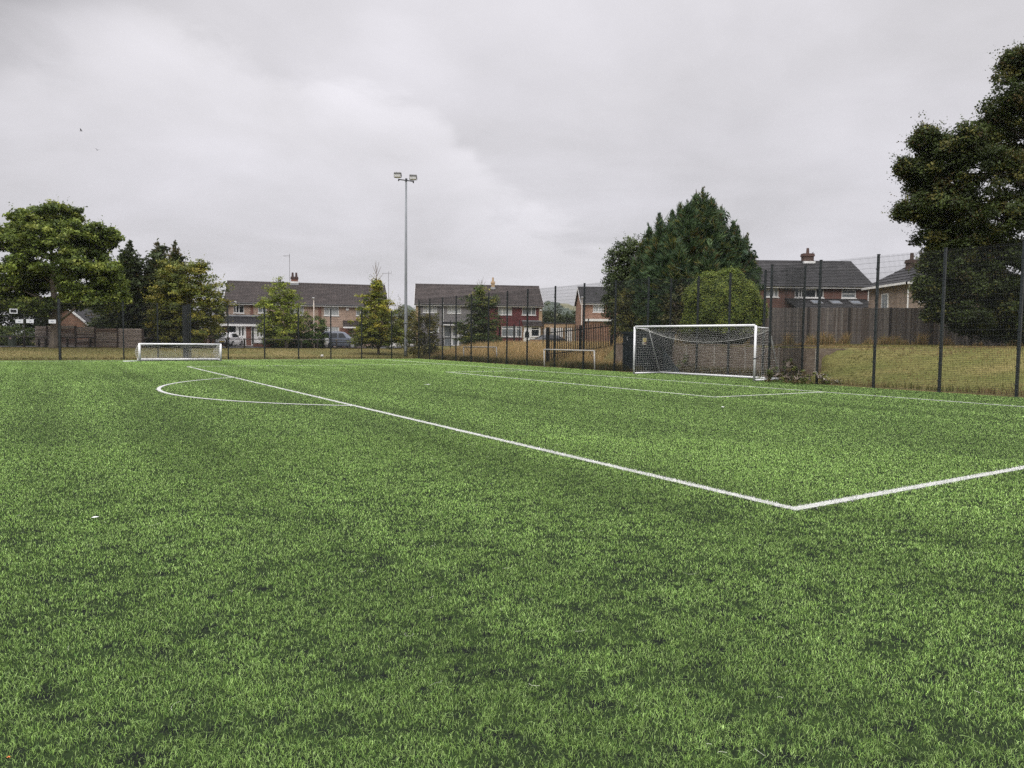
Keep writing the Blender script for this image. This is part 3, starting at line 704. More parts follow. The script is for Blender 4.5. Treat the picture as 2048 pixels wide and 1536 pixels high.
sooty = brick_mat('sooty_brick', (.095, .058, .046), (.070, .042, .035), (.09, .075, .065))
class House:
    def __init__(s, name, label, pL, pR, YL, YR, z0=None, cat='house', group=None, dx=0.):
        a = at(pL, 660, YL); b = at(pR, 660, YR)
        s.L = float(np.hypot(*(b-a)[:2])); s.rz = math.atan2(b[1]-a[1], b[0]-a[0])
        s.z0 = hgt(a[0], a[1]) if z0 is None else z0
        s.o = np.array([a[0], a[1], s.z0]); s.root = thing(name, label, cat, s.o, s.rz, group)
        s.ex = np.array([math.cos(s.rz), math.sin(s.rz), 0]); s.ey = np.array([-math.sin(s.rz), math.cos(s.rz), 0])
    def loc(s, px, py, y=0.):
        """local x, z where image direction (px, py) meets the plane y of the front"""
        r = ray(px, py); c = np.array([0, 0, CAMH])-s.o
        t = (y-c@s.ey)/(r@s.ey); p = c+r*t
        return float(p@s.ex), float(p[2])
    def z_at(s, px, py, y=0.): return s.loc(px, py, y)[1]
    def part(s, name, mb, m, parent=None, **k): return obj(name, mb, m, parent or s.root, **k)
    def wall(s, L, H, openings, m, y=0., x0=0., D=0., back=True, gable=None, name='wall', z0=-.6):
        """front wall with openings cut right through to a reveal, plus side and back walls"""
        mb = MB(); xs = sorted({x0, x0+L, *[o[0] for o in openings], *[o[0]+o[2] for o in openings]})
        zs = sorted({z0, H, *[o[1] for o in openings], *[o[1]+o[3] for o in openings]})
        for i in range(len(xs)-1):
            for j in range(len(zs)-1):
                cx, cz = (xs[i]+xs[i+1])/2, (zs[j]+zs[j+1])/2
                if any(o[0] < cx < o[0]+o[2] and o[1] < cz < o[1]+o[3] for o in openings): continue
                mb.quad((xs[i], y, zs[j]), (xs[i+1], y, zs[j]), (xs[i+1], y, zs[j+1]), (xs[i], y, zs[j+1]))
        for (x, z, w, h) in [o[:4] for o in openings]:
            d = y+.11
            mb.quad((x, y, z), (x, d, z), (x, d, z+h), (x, y, z+h)); mb.quad((x+w, d, z), (x+w, y, z), (x+w, y, z+h), (x+w, d, z+h))
            mb.quad((x, d, z), (x, y, z), (x+w, y, z), (x+w, d, z)); mb.quad((x, y, z+h), (x, d, z+h), (x+w, d, z+h), (x+w, y, z+h))
        if D:
            a, b = x0, x0+L
            for X in (a, b):
                if gable: mb.add([(X, y, z0), (X, y+D, z0), (X, y+D, H), (X, y+D/2, gable), (X, y, H)], [(0, 1, 2, 3, 4)])
                else: mb.quad((X, y, z0), (X, y+D, z0), (X, y+D, H), (X, y, H))
            if back: mb.quad((a, y+D, z0), (b, y+D, z0), (b, y+D, H), (a, y+D, H))
        return s.part(name, mb, m)
    def window(s, x, z, w, h, y=0., bars_v=(.5,), bars_h=(), glass=None, grid=None, top=None, sill=True, name='window'):
        """frame with mullions (fractions), glass as its child"""
        yb = y+.07; t = .07; mb = MB(); F0, F1 = yb-.03, yb+.03
        mb.box((x, F0, z), (x+w, F1, z+t)).box((x, F0, z+h-t), (x+w, F1, z+h)).box((x, F0, z+t), (x+t, F1, z+h-t)).box((x+w-t, F0, z+t), (x+w, F1, z+h-t))
        for v in bars_v: mb.box((x+w*v-t*.6, F0+.004, z+t), (x+w*v+t*.6, F1-.004, z+h-t))
        for v in bars_h: mb.box((x+t, F0+.008, z+h*v-t*.5), (x+w-t, F1-.008, z+h*v+t*.5))
        if top:                          # a top light over part of the width
            for (a, b, zz) in top: mb.box((x+w*a, F0+.002, z+h*zz-.045), (x+w*b, F1-.002, z+h*zz+.045))
        if grid:
            for i in range(1, grid[0]): mb.box((x+w*i/grid[0]-.014, F0+.014, z+t), (x+w*i/grid[0]+.014, F1-.02, z+h-t))
            for j in range(1, grid[1]): mb.box((x+t, F0+.012, z+h*j/grid[1]-.014), (x+w-t, F1-.022, z+h*j/grid[1]+.014))
        f = s.part(name, mb, upvc)
        s.part('pane', MB().quad((x+.02, yb, z+.02), (x+w-.02, yb, z+.02), (x+w-.02, yb, z+h-.02), (x+.02, yb, z+h-.02)), glass or dark_glass, f)
        if sill: s.part('sill', MB().box((x-.06, y-.06, z-.07), (x+w+.06, y+.06, z-.004)), upvc, f)
        return f
    def slope(s, mb, x0, x1, y0, z0, y1, z1, course=.32, taper=(0, 0)):
        """tile courses from eave (y0,z0) to ridge (y1,z1); taper moves the two ends at the ridge"""
        n = max(3, int(math.hypot(y1-y0, z1-z0)/course)); ny, nz = -(z1-z0), (y1-y0); l = math.hypot(ny, nz); ny, nz = ny/l, nz/l
        if nz < 0: ny, nz = -ny, -nz
        for i in range(n):
            a, b = i/n, (i+1)/n; lip = .035
            xa0, xa1 = x0+taper[0]*a, x1+taper[1]*a; xb0, xb1 = x0+taper[0]*b, x1+taper[1]*b
            p = lambda t, e: (y0+(y1-y0)*t+ny*e, z0+(z1-z0)*t+nz*e)
            A, B, C = p(a, lip), p(b, .004), p(a, 0)
            mb.add([(xa0, *A), (xa1, *A), (xb1, *B), (xb0, *B), (xa0, *C), (xa1, *C)], [(0, 1, 2, 3), (4, 5, 1, 0)])
        return mb
    def gable_roof(s, L, D, he, hr, m, x0=0., y=0., over=.32, side=.18, fascia=fascia_m, chimney=None, gut=gutter_m, name='roof'):
        rise = (hr-he)/(D/2); ze = he-rise*over
        mb = MB(); s.slope(mb, x0-side, x0+L+side, y-over, ze+.12, y+D/2, hr+.12); s.slope(mb, x0-side, x0+L+side, y+D+over, ze+.12, y+D/2, hr+.12)
        for X in (x0-side+.01, x0+L+side-.01):      # underside of the verge
            mb.add([(X, y-over, ze), (X, y-over, ze+.12), (X, y+D/2, hr+.12), (X, y+D/2, hr)], [(0, 1, 2, 3)])
            mb.add([(X, y+D+over, ze), (X, y+D+over, ze+.12), (X, y+D/2, hr+.12), (X, y+D/2, hr)], [(0, 1, 2, 3)])
        mb.quad((x0-side, y-over+.02, ze), (x0+L+side, y-over+.02, ze), (x0+L+side, y+D/2, hr), (x0-side, y+D/2, hr))
        r = s.part(name, mb, m)
        rb = MB()
        k = int((L+2*side)/.45)
        for i in range(k):
            a = x0-side+(L+2*side)*i/k; b = a+(L+2*side)/k-.012
            rb.prism([(y+D/2-.13, hr+.09), (y+D/2, hr+.21), (y+D/2+.13, hr+.09)], 'x', a, b)
        s.part('ridge_tiles', rb, m, r)
        s.part('fascia', MB().box((x0-side, y-over-.03, ze-.10), (x0+L+side, y-over-.004, ze+.10)), fascia, r)
        s.part('gutter', MB().tube([(x0-side, y-over-.085, ze+.07), (x0+L+side, y-over-.085, ze+.07)], .055, 8), gut, r)
        s.part('bargeboard', MB().prism([(y-over, ze-.10), (y-over, ze+.1), (y+D/2, hr+.1), (y+D+over, ze+.1), (y+D+over, ze-.1), (y+D/2, hr-.1)], 'x', x0-side-.03, x0-side-.004), fascia, r)
        s.part('bargeboard', MB().prism([(y-over, ze-.10), (y-over, ze+.1), (y+D/2, hr+.1), (y+D+over, ze+.1), (y+D+over, ze-.1), (y+D/2, hr-.1)], 'x', x0+L+side+.004, x0+L+side+.03), fascia, r)
        return r
    def chimney(s, roof, x, y, zb, zt, w, m, pots=1, d=.6, pot_m=None, flash=True):
        c = s.part('chimney', MB().box((x-w/2, y-d/2, zb), (x+w/2, y+d/2, zt)), m, roof)
        mb = MB().box((x-w/2-.06, y-d/2-.06, zt-.22), (x+w/2+.06, y+d/2+.06, zt-.06)).box((x-w/2-.03, y-d/2-.03, zt-.06), (x+w/2+.03, y+d/2+.03, zt+.05))
        for i in range(pots):
            px_ = x+(i-(pots-1)/2)*.42; mb.tube([(px_, y, zt+.05), (px_, y, zt+.55)], [.14, .11], 10)
        for v in [mb]: pass
        o = s.part('chimney_pots', mb, pot_m or redb, roof)
        if flash: s.part('flashing', MB().box((x-w/2-.09, y-d/2-.10, zb+.15), (x+w/2+.09, y-d/2-.02, zb+.42)), lead, roof)
        return c
    def pipe(s, x, z0, z1, y=0., m=gutter_m, r=.045, name='downpipe'):
        return s.part(name, MB().tube([(x, y-.33, z1+.05), (x, y-.30, z1-.1), (x, y-.06, z1-.4), (x, y-.06, z0)], r, 8), m)
def rect(h, x0, y0, x1, y1, y=0.):       # pixel box -> local (x, z, w, h) on the plane y
    a = h.loc(x0, y1, y); b = h.loc(x1, y0, y); return (a[0], a[1], b[0]-a[0], b[1]-a[1])

# --- the long pair of brown brick houses with a lean-to
h = House('brick_house', 'brown brick house pair with tiled lean-to porch and white front doors behind the small goal', 451, 774, 81, 85.8)
he = h.z_at(451, 603.5); hr = h.z_at(461, 562.5, 4.0)-.12; L_ = h.L
W = [rect(h, 467, 603.8, 488, 626), rect(h, 516, 605, 533, 626), rect(h, 580, 608.5, 608, 630), rect(h, 648, 609.5, 678, 631), rect(h, 712, 610.8, 738, 631)]
GW_ = rect(h, 648, 654, 678, 674)
for q in range(len(W)):
    x, z, w, hh = W[q]; W[q] = (x, z, w, min(hh, he-.10-z))
h.wall(L_, he, W+[GW_], buff, D=8., gable=hr)
h.window(*W[0], bars_v=(.52,), top=[(.52, 1, .72)], glass=dark_glass)
sash = h.part('open_sash', MB().box((0, -.02, 0), (.05, .02, 1.25)).box((.5, -.02, 0), (.55, .02, 1.25)).box((.05, -.02, 0), (.5, .02, .05)).box((.05, -.02, 1.2), (.5, .02, 1.25)), upvc)
sash.location = (W[0][0]+.03, 0.02, W[0][1]+.05); sash.rotation_euler = (0, 0, -1.0)
h.window(*W[1], bars_v=(.5,), glass=grey_curtain); h.window(*W[2], bars_v=(.36, .68), glass=curtain_glass)
h.window(*W[3], bars_v=(.36,), top=[(0, .36, .78)], glass=curtain_glass, grid=None); h.window(*W[4], bars_v=(.35,), glass=grey_curtain)
h.window(*GW_, bars_v=(.36,), top=[(0, .36, .72)], glass=curtain_glass)
for px_ in (503.5, 639.5):
    x = h.loc(px_, 620)[0]; h.part('brick_pier', MB().box((x-.16, -.025, -.4), (x+.16, .02, he-.02)), redb)
r = h.gable_roof(L_, 8., he, hr, tile_brown)
cx = h.loc(589, 560, 4.)[0]; h.chimney(r, cx, 4.0, hr-.35, h.z_at(589, 554.5, 4.), .78, redb, pots=2, pot_m=mat('sooty_clay_pot', (.07, .045, .04), .8))
h.part('flashing', MB().box((cx-.46, 3.6, hr+.1), (cx+.46, 3.66, hr+.3)), fascia_m, r)
# lean-to
yl = -1.75; xa = h.loc(444, 650, yl)[0]; xb = h.loc(529.5, 650, yl)[0]; zt = h.z_at(470, 632); ze = h.z_at(470, 648.5, yl)
O1 = rect(h, 455.5, 651, 492, 684.5, yl); O2 = rect(h, 502.5, 652, 529, 686.5, yl)
O1 = (O1[0], -.02, O1[2], O1[1]+O1[3]+.02); O2 = (O2[0], -.12, O2[2], O2[1]+O2[3]+.12)
h.wall(xb-xa+.12, ze, [O1, O2], redb, y=yl, x0=xa, name='porch_wall')
h.part('porch_side', MB().quad((xa, yl, -.5), (xa, 0, -.5), (xa, 0, zt), (xa, yl, ze)), redb); h.part('porch_side', MB().quad((xb+.12, 0, -.5), (xb+.12, yl, -.5), (xb+.12, yl, ze), (xb+.12, 0, zt)), redb)
mb = MB(); h.slope(mb, xa-.2, h.loc(545, 640, yl)[0], yl-.3, ze-.02, -.01, zt); pr = h.part('porch_roof', mb, tile_dark)
h.part('flashing', MB().box((xa-.2, -.12, zt-.02), (xb+1.2, -.005, zt+.14)), lead, pr)
h.part('fascia', MB().box((xa-.2, yl-.36, ze-.20), (xb+1.1, yl-.31, ze+.03)), fascia_m, pr)
def front_door(h, O, split, y, dx=0.):
    x, z, w, hh = O; ws = w*split
    h.window(x, z+hh*.0, ws, hh, y, bars_v=(), bars_h=(.62, .66) if split > .3 else (.12,), glass=dark_glass, sill=False, name='side_window')
    d = h.part('front_door', MB().box((x+ws, y+.03, z), (x+w, y+.09, z+hh)), upvc)
    dw = w-ws
    g = MB(); t = MB()
    for k in (.34, .66):
        cx = x+ws+dw*k; g.box((cx-.075, y+.018, z+hh*.52), (cx+.075, y+.032, z+hh*.90)); t.box((cx-.115, y+.022, z+hh*.50), (cx+.115, y+.03, z+hh*.92))
    t.box((x+ws+.1, y+.022, z+hh*.10), (x+w-.1, y+.03, z+hh*.38)); t.box((x+ws, y+.01, z), (x+ws+.06, y+.03, z+hh)).box((x+w-.06, y+.01, z), (x+w, y+.03, z+hh)).box((x+ws, y+.01, z+hh-.06), (x+w, y+.03, z+hh))
    h.part('door_panel', t, fascia_m, d); h.part('pane', g, dark_glass, d)
    h.part('letterbox', MB().box((x+ws+dw*.38, y+.01, z+hh*.43), (x+ws+dw*.62, y+.03, z+hh*.455)), mat('dark_metal_fitting', (.06, .06, .06), .4), d)
front_door(h, O1, .48, yl); front_door(h, O2, .24, yl)
# canopy porch near the right-hand end
yc = -1.1; ca = h.loc(686, 650, yc)[0]; cb = h.loc(735, 650, yc)[0]; mb = MB()
h.slope(mb, ca, cb, yc-.15, h.z_at(700, 654, yc), -.01, h.z_at(700, 641)); cr_ = h.part('canopy_roof', mb, tile_brown)
h.part('fascia', MB().box((ca, yc-.2, h.z_at(700, 656.5, yc)), (cb, yc-.16, h.z_at(700, 653.6, yc))), fascia_m, cr_)
h.part('side_panel', MB().box((h.loc(680, 660)[0], -.03, 0), (h.loc(702, 660)[0], -.004, h.z_at(690, 656))), redb)
x = h.loc(703, 665)[0]; h.window(x, 0, .9, 2.05, -.04, bars_v=(), bars_h=(.5,), glass=curtain_glass, sill=False, name='front_door')
h.part('satellite_box', MB().box((h.loc(694.5, 619)[0]-.15, -.08, h.z_at(694, 621)), (h.loc(694.5, 619)[0]+.15, -.004, h.z_at(694, 616.5))), upvc)
h.pipe(.12, 0, he)
A1 = h
# --- grey and red pair
h = House('clad_house', 'house pair with grey cladding on one half and red hung tiles on the other', 831.5, 1083.5, 86, 87.6)
he = h.z_at(832, 606.2); hr = h.z_at(833, 568.5, 4.)-.12; L_ = h.L; xm = h.loc(962, 620)[0]; xe = .38
def clip(o): return (o[0], o[1], o[2], min(o[3], he-.14-o[1]))
W = [clip(rect(h, *q)) for q in ((846, 607.6, 874, 625), (894.6, 608.4, 922, 626.5), (996, 611, 1024, 629.5), (1044, 611.6, 1072, 630))]
G1 = rect(h, 862, 650, 878, 664); D1 = rect(h, 888, 650.5, 919, 683); D1 = (D1[0], 0, D1[2], D1[1]+D1[3]); G2 = rect(h, 924, 651, 940, 671)
G3 = rect(h, 1003, 652.5, 1044, 673)
zband = h.z_at(1040, 651)
h.wall(xm, he, [W[0], W[1], G1, D1, G2], grey_clad, name='clad_wall', D=0)
h.wall(L_-xm, he, [W[2], W[3], G3], red_tile, x0=xm, name='tiled_wall', D=0)
mb = MB()
for X in (0, L_): mb.add([(X, 0, -.5), (X, 8, -.5), (X, 8, he), (X, 4, hr), (X, 0, he)], [(0, 1, 2, 3, 4)])
mb.quad((0, 8, -.5), (L_, 8, -.5), (L_, 8, he), (0, 8, he)); h.part('gable_wall', mb, yellowb)
h.part('brick_pier', MB().box((-.02, -.05, -.5), (xe-.1, .05, he-.02)), yellowb); h.part('brick_pier', MB().box((L_-xe, -.05, -.5), (L_+.02, .05, he-.02)), yellowb)
h.part('lower_wall', MB().box((G3[0]+G3[2]+.06, -.06, -.5), (L_-xe-.003, -.004, zband-.1)), yellowb)
h.window(*W[0], bars_v=(.33, .66), glass=curtain_glass, grid=(6, 3)); h.window(*W[1], bars_v=(.33, .66), glass=curtain_glass, grid=(6, 3))
h.window(*W[2], bars_v=(.3,), top=[(.3, 1, .78)], glass=curtain_glass); h.window(*W[3], bars_v=(.68,), top=[(0, .68, .80)], glass=grey_curtain)
h.window(*G1, bars_v=(.5,), glass=grey_curtain, grid=(4, 2)); h.window(*G2, bars_v=(.5,), glass=dark_glass, grid=(2, 2)); h.window(*G3, bars_v=(.3, .72), top=[(0, 1, .74)], glass=grey_curtain)
x, z, w, hh = D1
h.window(x, z, w*.48, hh, 0, bars_v=(), bars_h=(.45,), glass=grey_curtain, sill=False, name='side_window')
d = h.part('front_door', MB().box((x+w*.48, .02, z), (x+w, .08, z+hh)), upvc)
h.part('pane', MB().box((x+w*.60, .004, z+hh*.5), (x+w*.86, .018, z+hh*.9)).box((x+w*.6, .004, z+.15), (x+w*.86, .018, z+hh*.38)), grey_curtain, d)
mb = MB(); a = h.loc(884, 648, -.8)[0]; b = h.loc(924, 648, -.8)[0]; h.slope(mb, a, b, -.9, h.z_at(900, 649, -.9), -.01, h.z_at(900, 643.5)); c = h.part('canopy_roof', mb, tile_dark)
h.part('fascia', MB().box((a, -.97, h.z_at(900, 651, -.9)), (b, -.91, h.z_at(900, 648.6, -.9))), fascia_m, c)
mb = MB(); yq = -1.3; a = h.loc(1046, 648, yq)[0]; b = h.loc(1086, 648, yq)[0]; zc = h.z_at(1060, 652.5, yq)
h.slope(mb, a, b, yq-.2, zc, -.01, h.z_at(1060, 642.5)); c = h.part('porch_roof', mb, tile_brown); h.part('flashing', MB().box((a, -.1, h.z_at(1060, 642.7)), (b, -.006, h.z_at(1060, 641))), lead, c)
x0_, x1_ = h.loc(1048, 660, yq)[0], h.loc(1081, 660, yq)[0]; PW = rect(h, 1062.5, 654, 1079, 673, yq)
h.wall(x1_-x0_, zc, [PW], fascia_m, y=yq, x0=x0_, name='porch_wall'); h.window(*PW, yq, bars_v=(), top=[(0, 1, .74)], glass=dark_glass)
ad = h.loc(1054, 670, yq)[0]; h.part('front_door', MB().prism([(ad-.42, 0), (ad+.42, 0), (ad+.42, 1.75), (ad+.22, 2.05), (ad-.22, 2.05), (ad-.42, 1.75)], 'y', yq-.03, yq-.004), upvc)
h.part('pane', MB().prism([(ad-.25, 1.1), (ad+.25, 1.1), (ad+.25, 1.65), (ad+.12, 1.88), (ad-.12, 1.88), (ad-.25, 1.65)], 'y', yq-.045, yq-.032), dark_glass)
r = h.gable_roof(L_, 8., he, hr, tile_brown); cx = h.loc(985.5, 570, 3.6)[0]
h.chimney(r, cx, 3.4, h.z_at(985.5, 581, 3.2), h.z_at(985.5, 564, 3.4), .40, yellowb, pots=1, d=.5, pot_m=yellowb)
h.part('alarm_box', MB().box((L_-.3, -.14, h.z_at(1079, 622)), (L_-.06, -.052, h.z_at(1079, 618))), upvc)
h.pipe(.45, 0, he); h.pipe(h.loc(887, 620)[0], 0, he, m=upvc)
# --- garages between
h = House('brick_garage', 'low yellow brick garage block with arched and white doors between the houses', 1084.5, 1150, 88, 88, cat='garage')
zt = h.z_at(1100, 647.5); h.wall(h.L, zt, [], yellowb, D=6.)
h.part('coping', MB().box((-.1, -.08, zt+.002), (h.L+.1, 6.1, zt+.12)), mat('dark_felt_coping', (.06, .055, .055), .8))
for a, b, arch in ((1086, 1095, 1), (1101, 1127, 0), (1130, 1145, 0)):
    q = rect(h, a, 656 if not arch else 657, b, 690, 0); zz = q[1]+q[3]; x, w = q[0], q[2]
    poly = [(x, 0), (x+w, 0), (x+w, zz-.3), (x+w*.8, zz-.06), (x+w*.5, zz+.04), (x+w*.2, zz-.06), (x, zz-.3)] if arch else [(x, 0), (x+w, 0), (x+w, zz), (x, zz)]
    d = h.part('garage_door', MB().prism(poly, 'y', -.05, -.004), upvc)
    for k in range(1, 5): h.part('door_groove', MB().box((x+.03, -.056, zz*k/6), (x+w-.03, -.051, zz*k/6+.025)), lead, d) if not arch else None
# --- orange brick house behind the palisade
h = House('brick_house', 'orange brick house half hidden by the big cypress beyond the palisade', 1163.5, 1240, 80, 80)
he = h.z_at(1164, 605); hr = h.z_at(1160, 574.5, 4.)-.12; W = [clip(rect(h, 1186, 606.2, 1208, 624))]
W = [(W[0][0], W[0][1], W[0][2], he-.12-W[0][1])]
h.wall(h.L, he, W, orangeb, D=8, gable=hr); h.window(*W[0], bars_v=(.5,), glass=curtain_glass, grid=(4, 3))
h.gable_roof(h.L, 8, he, hr, tile_grey); h.pipe(.12, 0, he)
fz = h.z_at(1180, 642.3, -2.2); h.part('porch_roof', MB().box((.2, -2.4, fz), (h.L-1, -.004, fz+.24)), fascia_m)
h.part('porch_wall', MB().box((.4, -2.2, -.4), (h.L-1.2, -.01, fz-.004)), orangeb)
# --- dark brick house behind the timber fence
h = House('brick_house', 'dark red brick house with skylit extension behind the tall timber fence', 1500, 1739, 62, 62, z0=1.7)
he = h.z_at(1700, 571.5); hr = h.z_at(1640, 523.5, 4.2)-.12; L_ = h.L
W = [rect(h, 1531, 572.6, 1557.5, 594), rect(h, 1589, 572.8, 1648, 595), rect(h, 1683, 573.2, 1713, 596)]
W = [(q[0], q[1], q[2], min(q[3], he-.06-q[1])) for q in W]
h.wall(L_, he, W, brownb, D=8.4, gable=hr)
h.window(*W[0], bars_v=(.38, .68), top=[(0, .68, .70)], glass=grey_curtain); h.window(*W[1], bars_v=(.16, .24, .74), top=[(.24, .74, .70)], glass=dark_glass); h.window(*W[2], bars_v=(), bars_h=(.36, .66), glass=grey_curtain)
r = h.gable_roof(L_, 8.4, he, hr, tile_grey)
cx = h.loc(1615, 515, 4.2)[0]; h.chimney(r, cx, 4.2, hr-.3, h.z_at(1615, 508.5, 4.2), .92, sooty, pots=1, pot_m=mat('terracotta_pot', (.085, .048, .038), .7))
h.part('flashing', MB().box((cx-.5, 3.62, hr-.1), (cx+.5, 3.86, hr+.10)), fascia_m, r)
ye = -3.0; a = h.loc(1596, 610, ye)[0]; b = h.loc(1765, 610, ye)[0]; zb = h.z_at(1660, 619, ye); ztp = h.z_at(1660, 597.5)
mb = MB(); h.slope(mb, a, b, ye, zb, -.01, ztp, .3); xr = h.part('extension_roof', mb, tile_grey)
h.part('extension_wall', MB().box((a+.15, ye+.25, -.5), (b-.15, -.02, zb-.004)), brownb)
for px_ in (1634, 1672, 1712):
    t0, t1 = .38, .66; x = h.loc(px_, 606, ye*.5)[0]
    P = lambda t, e: (ye+(0-ye)*t, zb+(ztp-zb)*t+e)
    A, B, A2, B2 = P(t0, .06), P(t1, .06), P(t0, .16), P(t1, .16)
    rl = h.part('rooflight', MB().add([(x-.42, *A), (x+.42, *A), (x+.42, *B), (x-.42, *B), (x-.42, *A2), (x+.42, *A2), (x+.42, *B2), (x-.42, *B2)], [(4, 5, 6, 7), (0, 1, 5, 4), (1, 2, 6, 5), (2, 3, 7, 6), (3, 0, 4, 7)]), mat('grey_rooflight_frame', (.12, .12, .12), .5), xr)
    h.part('pane', MB().add([(x-.35, *P(t0+.03, .168)), (x+.35, *P(t0+.03, .168)), (x+.35, *P(t1-.03, .168)), (x-.35, *P(t1-.03, .168))], [(0, 1, 2, 3)]), glass_mat('sky_reflecting_glass', (.20, .22, .24), .05), xr)
h.part('alarm_box', MB().box((h.loc(1720, 575)[0], -.1, h.z_at(1720, 578.5)), (h.loc(1726, 575)[0], -.006, h.z_at(1720, 573))), upvc)
h.pipe(L_-.25, 1, he, m=upvc)
# --- the pale house at the right, end-on
h = House('brick_house', 'pale brick house with satellite dish and hipped roof partly behind the big dark tree', 1814, 2010, 52, 52, z0=1.6)
he = h.z_at(1814, 562); D_ = 5.8; L_ = 9.
h.wall(L_, he, [rect(h, 1838, 590, 1862, 604)], paleb, D=D_); h.window(*rect(h, 1838, 590, 1862, 604), glass=curtain_glass)
rs = 2.0; ov = .35; zz = he-.1
mb = MB(); h.slope(mb, -ov, L_+ov, -ov, zz, D_/2, zz+rs+.2, taper=(D_/2+ov, -D_/2-ov)); h.slope(mb, -ov, L_+ov, D_+ov, zz, D_/2, zz+rs+.2, taper=(D_/2+ov, -D_/2-ov))
r = h.part('roof', mb, tile_dark)
mb = MB(); n = 8
for i in range(n):
    a, b = i/n, (i+1)/n; x0_, x1_ = -ov+(D_/2+ov)*a, -ov+(D_/2+ov)*b; za, zb = zz+(rs+.2)*a, zz+(rs+.2)*b
    mb.add([(x0_-.02, -ov+(D_/2+ov)*a, za+.04), (x0_-.02, D_+ov-(D_/2+ov)*a, za+.04), (x1_, D_+ov-(D_/2+ov)*b, zb+.01), (x1_, -ov+(D_/2+ov)*b, zb+.01), (x0_, -ov+(D_/2+ov)*a, za), (x0_, D_+ov-(D_/2+ov)*a, za)], [(0, 3, 2, 1), (4, 0, 1, 5)])
h.part('hip_slope', mb, tile_dark, r)
h.part('gutter', MB().box((-ov-.08, -ov-.08, zz-.14), (-ov-.004, D_+ov, zz+.02)).box((-ov-.08, -ov-.08, zz-.14), (L_+ov, -ov-.004, zz+.02)), fascia_m, r)
h.part('downpipe', MB().tube([(-.08, -.3, zz-.1), (-.07, -.07, zz-.5), (-.07, -.07, 0)], .05, 8), upvc)
f = h.part('window', MB().box((-.06, 2.7, 2.45), (-.004, 3.7, 3.95)), upvc); h.part('pane', MB().box((-.072, 2.8, 2.52), (-.062, 3.18, 3.88)).box((-.072, 3.24, 2.52), (-.062, 3.62, 3.88)), grey_curtain, f)
h.part('door', MB().box((-.05, 2.4, 0), (-.004, 3.5, 2.0)), upvc)
h.part('satellite_dish', MB().ellipsoid((-.45, 2.9, 2.25), (.10, .38, .34), 14, 8).tube([(-.35, 2.9, 2.2), (-.02, 2.9, 2.1)], .03, 6), mat('dark_grey_dish', (.05, .05, .055), .5))
h.chimney(r, 1.7, 2.9, zz+rs*.5, h.z_at(1837, 521, 2.9), .6, sooty, pots=1, flash=False, pot_m=sooty)
# --- bungalow behind the left-hand timber fence
h = House('brick_bungalow', 'orange brick bungalow gable with white bargeboard behind the sycamore', 86, 181, 70, 70, cat='bungalow')
he = h.z_at(181, 650.5); ap = h.z_at(133, 612); L_ = h.L
h.part('wall', MB().add([(0, 0, -.5), (L_, 0, -.5), (L_, 0, he), (L_/2, 0, ap), (0, 0, he)], [(0, 1, 2, 3, 4)]).quad((0, 0, -.5), (0, 7, -.5), (0, 7, he), (0, 0, he)).quad((L_, 0, -.5), (L_, 7, -.5), (L_, 7, he), (L_, 0, he)), orangeb)
sl = (ap-he)/(L_/2); mb = MB()
for sg_ in (-1, 1):
    X0 = L_/2+sg_*(L_/2+.25); Z0 = he-sl*.25
    mb.add([(X0, -.35, Z0+.05), (L_/2, -.35, ap+.05), (L_/2, 6, ap+.05), (X0, 6, Z0+.05), (X0, -.35, Z0+.15), (L_/2, -.35, ap+.17), (L_/2, 6, ap+.17), (X0, 6, Z0+.15)], [(0, 1, 2, 3), (4, 5, 6, 7), (0, 1, 5, 4), (0, 3, 7, 4)])
r = h.part('roof', mb, tile_dark)
for sg_ in (-1, 1):
    X0 = L_/2+sg_*(L_/2+.27); Z0 = he-sl*.27
    h.part('bargeboard', MB().prism([(X0, Z0-.06), (L_/2, ap-.02), (L_/2, ap+.20), (X0, Z0+.18)], 'y', -.40, -.355), fascia_m, r)
xR = h.loc(224, 650, 1.5)[0]
h.wall(xR-L_-.01, he-.1, [], brownb, y=1.5, x0=L_+.01, D=6, name='side_wall')
mb = MB(); h.slope(mb, L_+.02, xR+.3, 1.2, he-.2, 4.5, ap+.2, taper=(0, -1.6)); h.part('side_roof', mb, tile_dark)
h.part('porch_roof', MB().box((-1.6, .2, he+.1), (-.02, 2, he+.28)), fascia_m)
# ------------------------------------------------------------------ walls and timber fences
# concrete retaining wall round the goal recess
conc = mat('stained_concrete', (.24, .195, .150), .9, .18, 1.6, c2=(.14, .098, .070), bump=.3, stretch=(1, 1, 2.2))
o = uv2w(9.4, 6.2); rz = math.atan2(*( (uv2w(-4.5, 6.2)-o)[[1, 0]])); t = thing('retaining_wall', 'stained brown concrete panel wall behind the big goal', 'wall', o, rz)
Lw = 13.9; n = 7
for i in range(n):
    a, b = Lw*i/n, Lw*(i+1)/n; hh = 1.56-.01*i
    obj('wall_panel', MB().box((a+.05, -.02, -.1), (b-.05, .10, hh)), conc, t)
    obj('wall_post', MB().box((b-.05, -.05, -.1), (b+.04, .12, hh+.015)), mat('pale_concrete_post', (.40, .37, .32), .9, .2, 5, c2=(.22, .18, .14)), t)
obj('coping', MB().box((0, -.05, 1.575), (Lw, .13, 1.63)), mat('weathered_coping', (.22, .17, .12), .9, .2, 4), t)
obj('wall_return', MB().box((Lw+.05, .0, -.1), (Lw+.13, 2.6, 1.5)), conc, t)

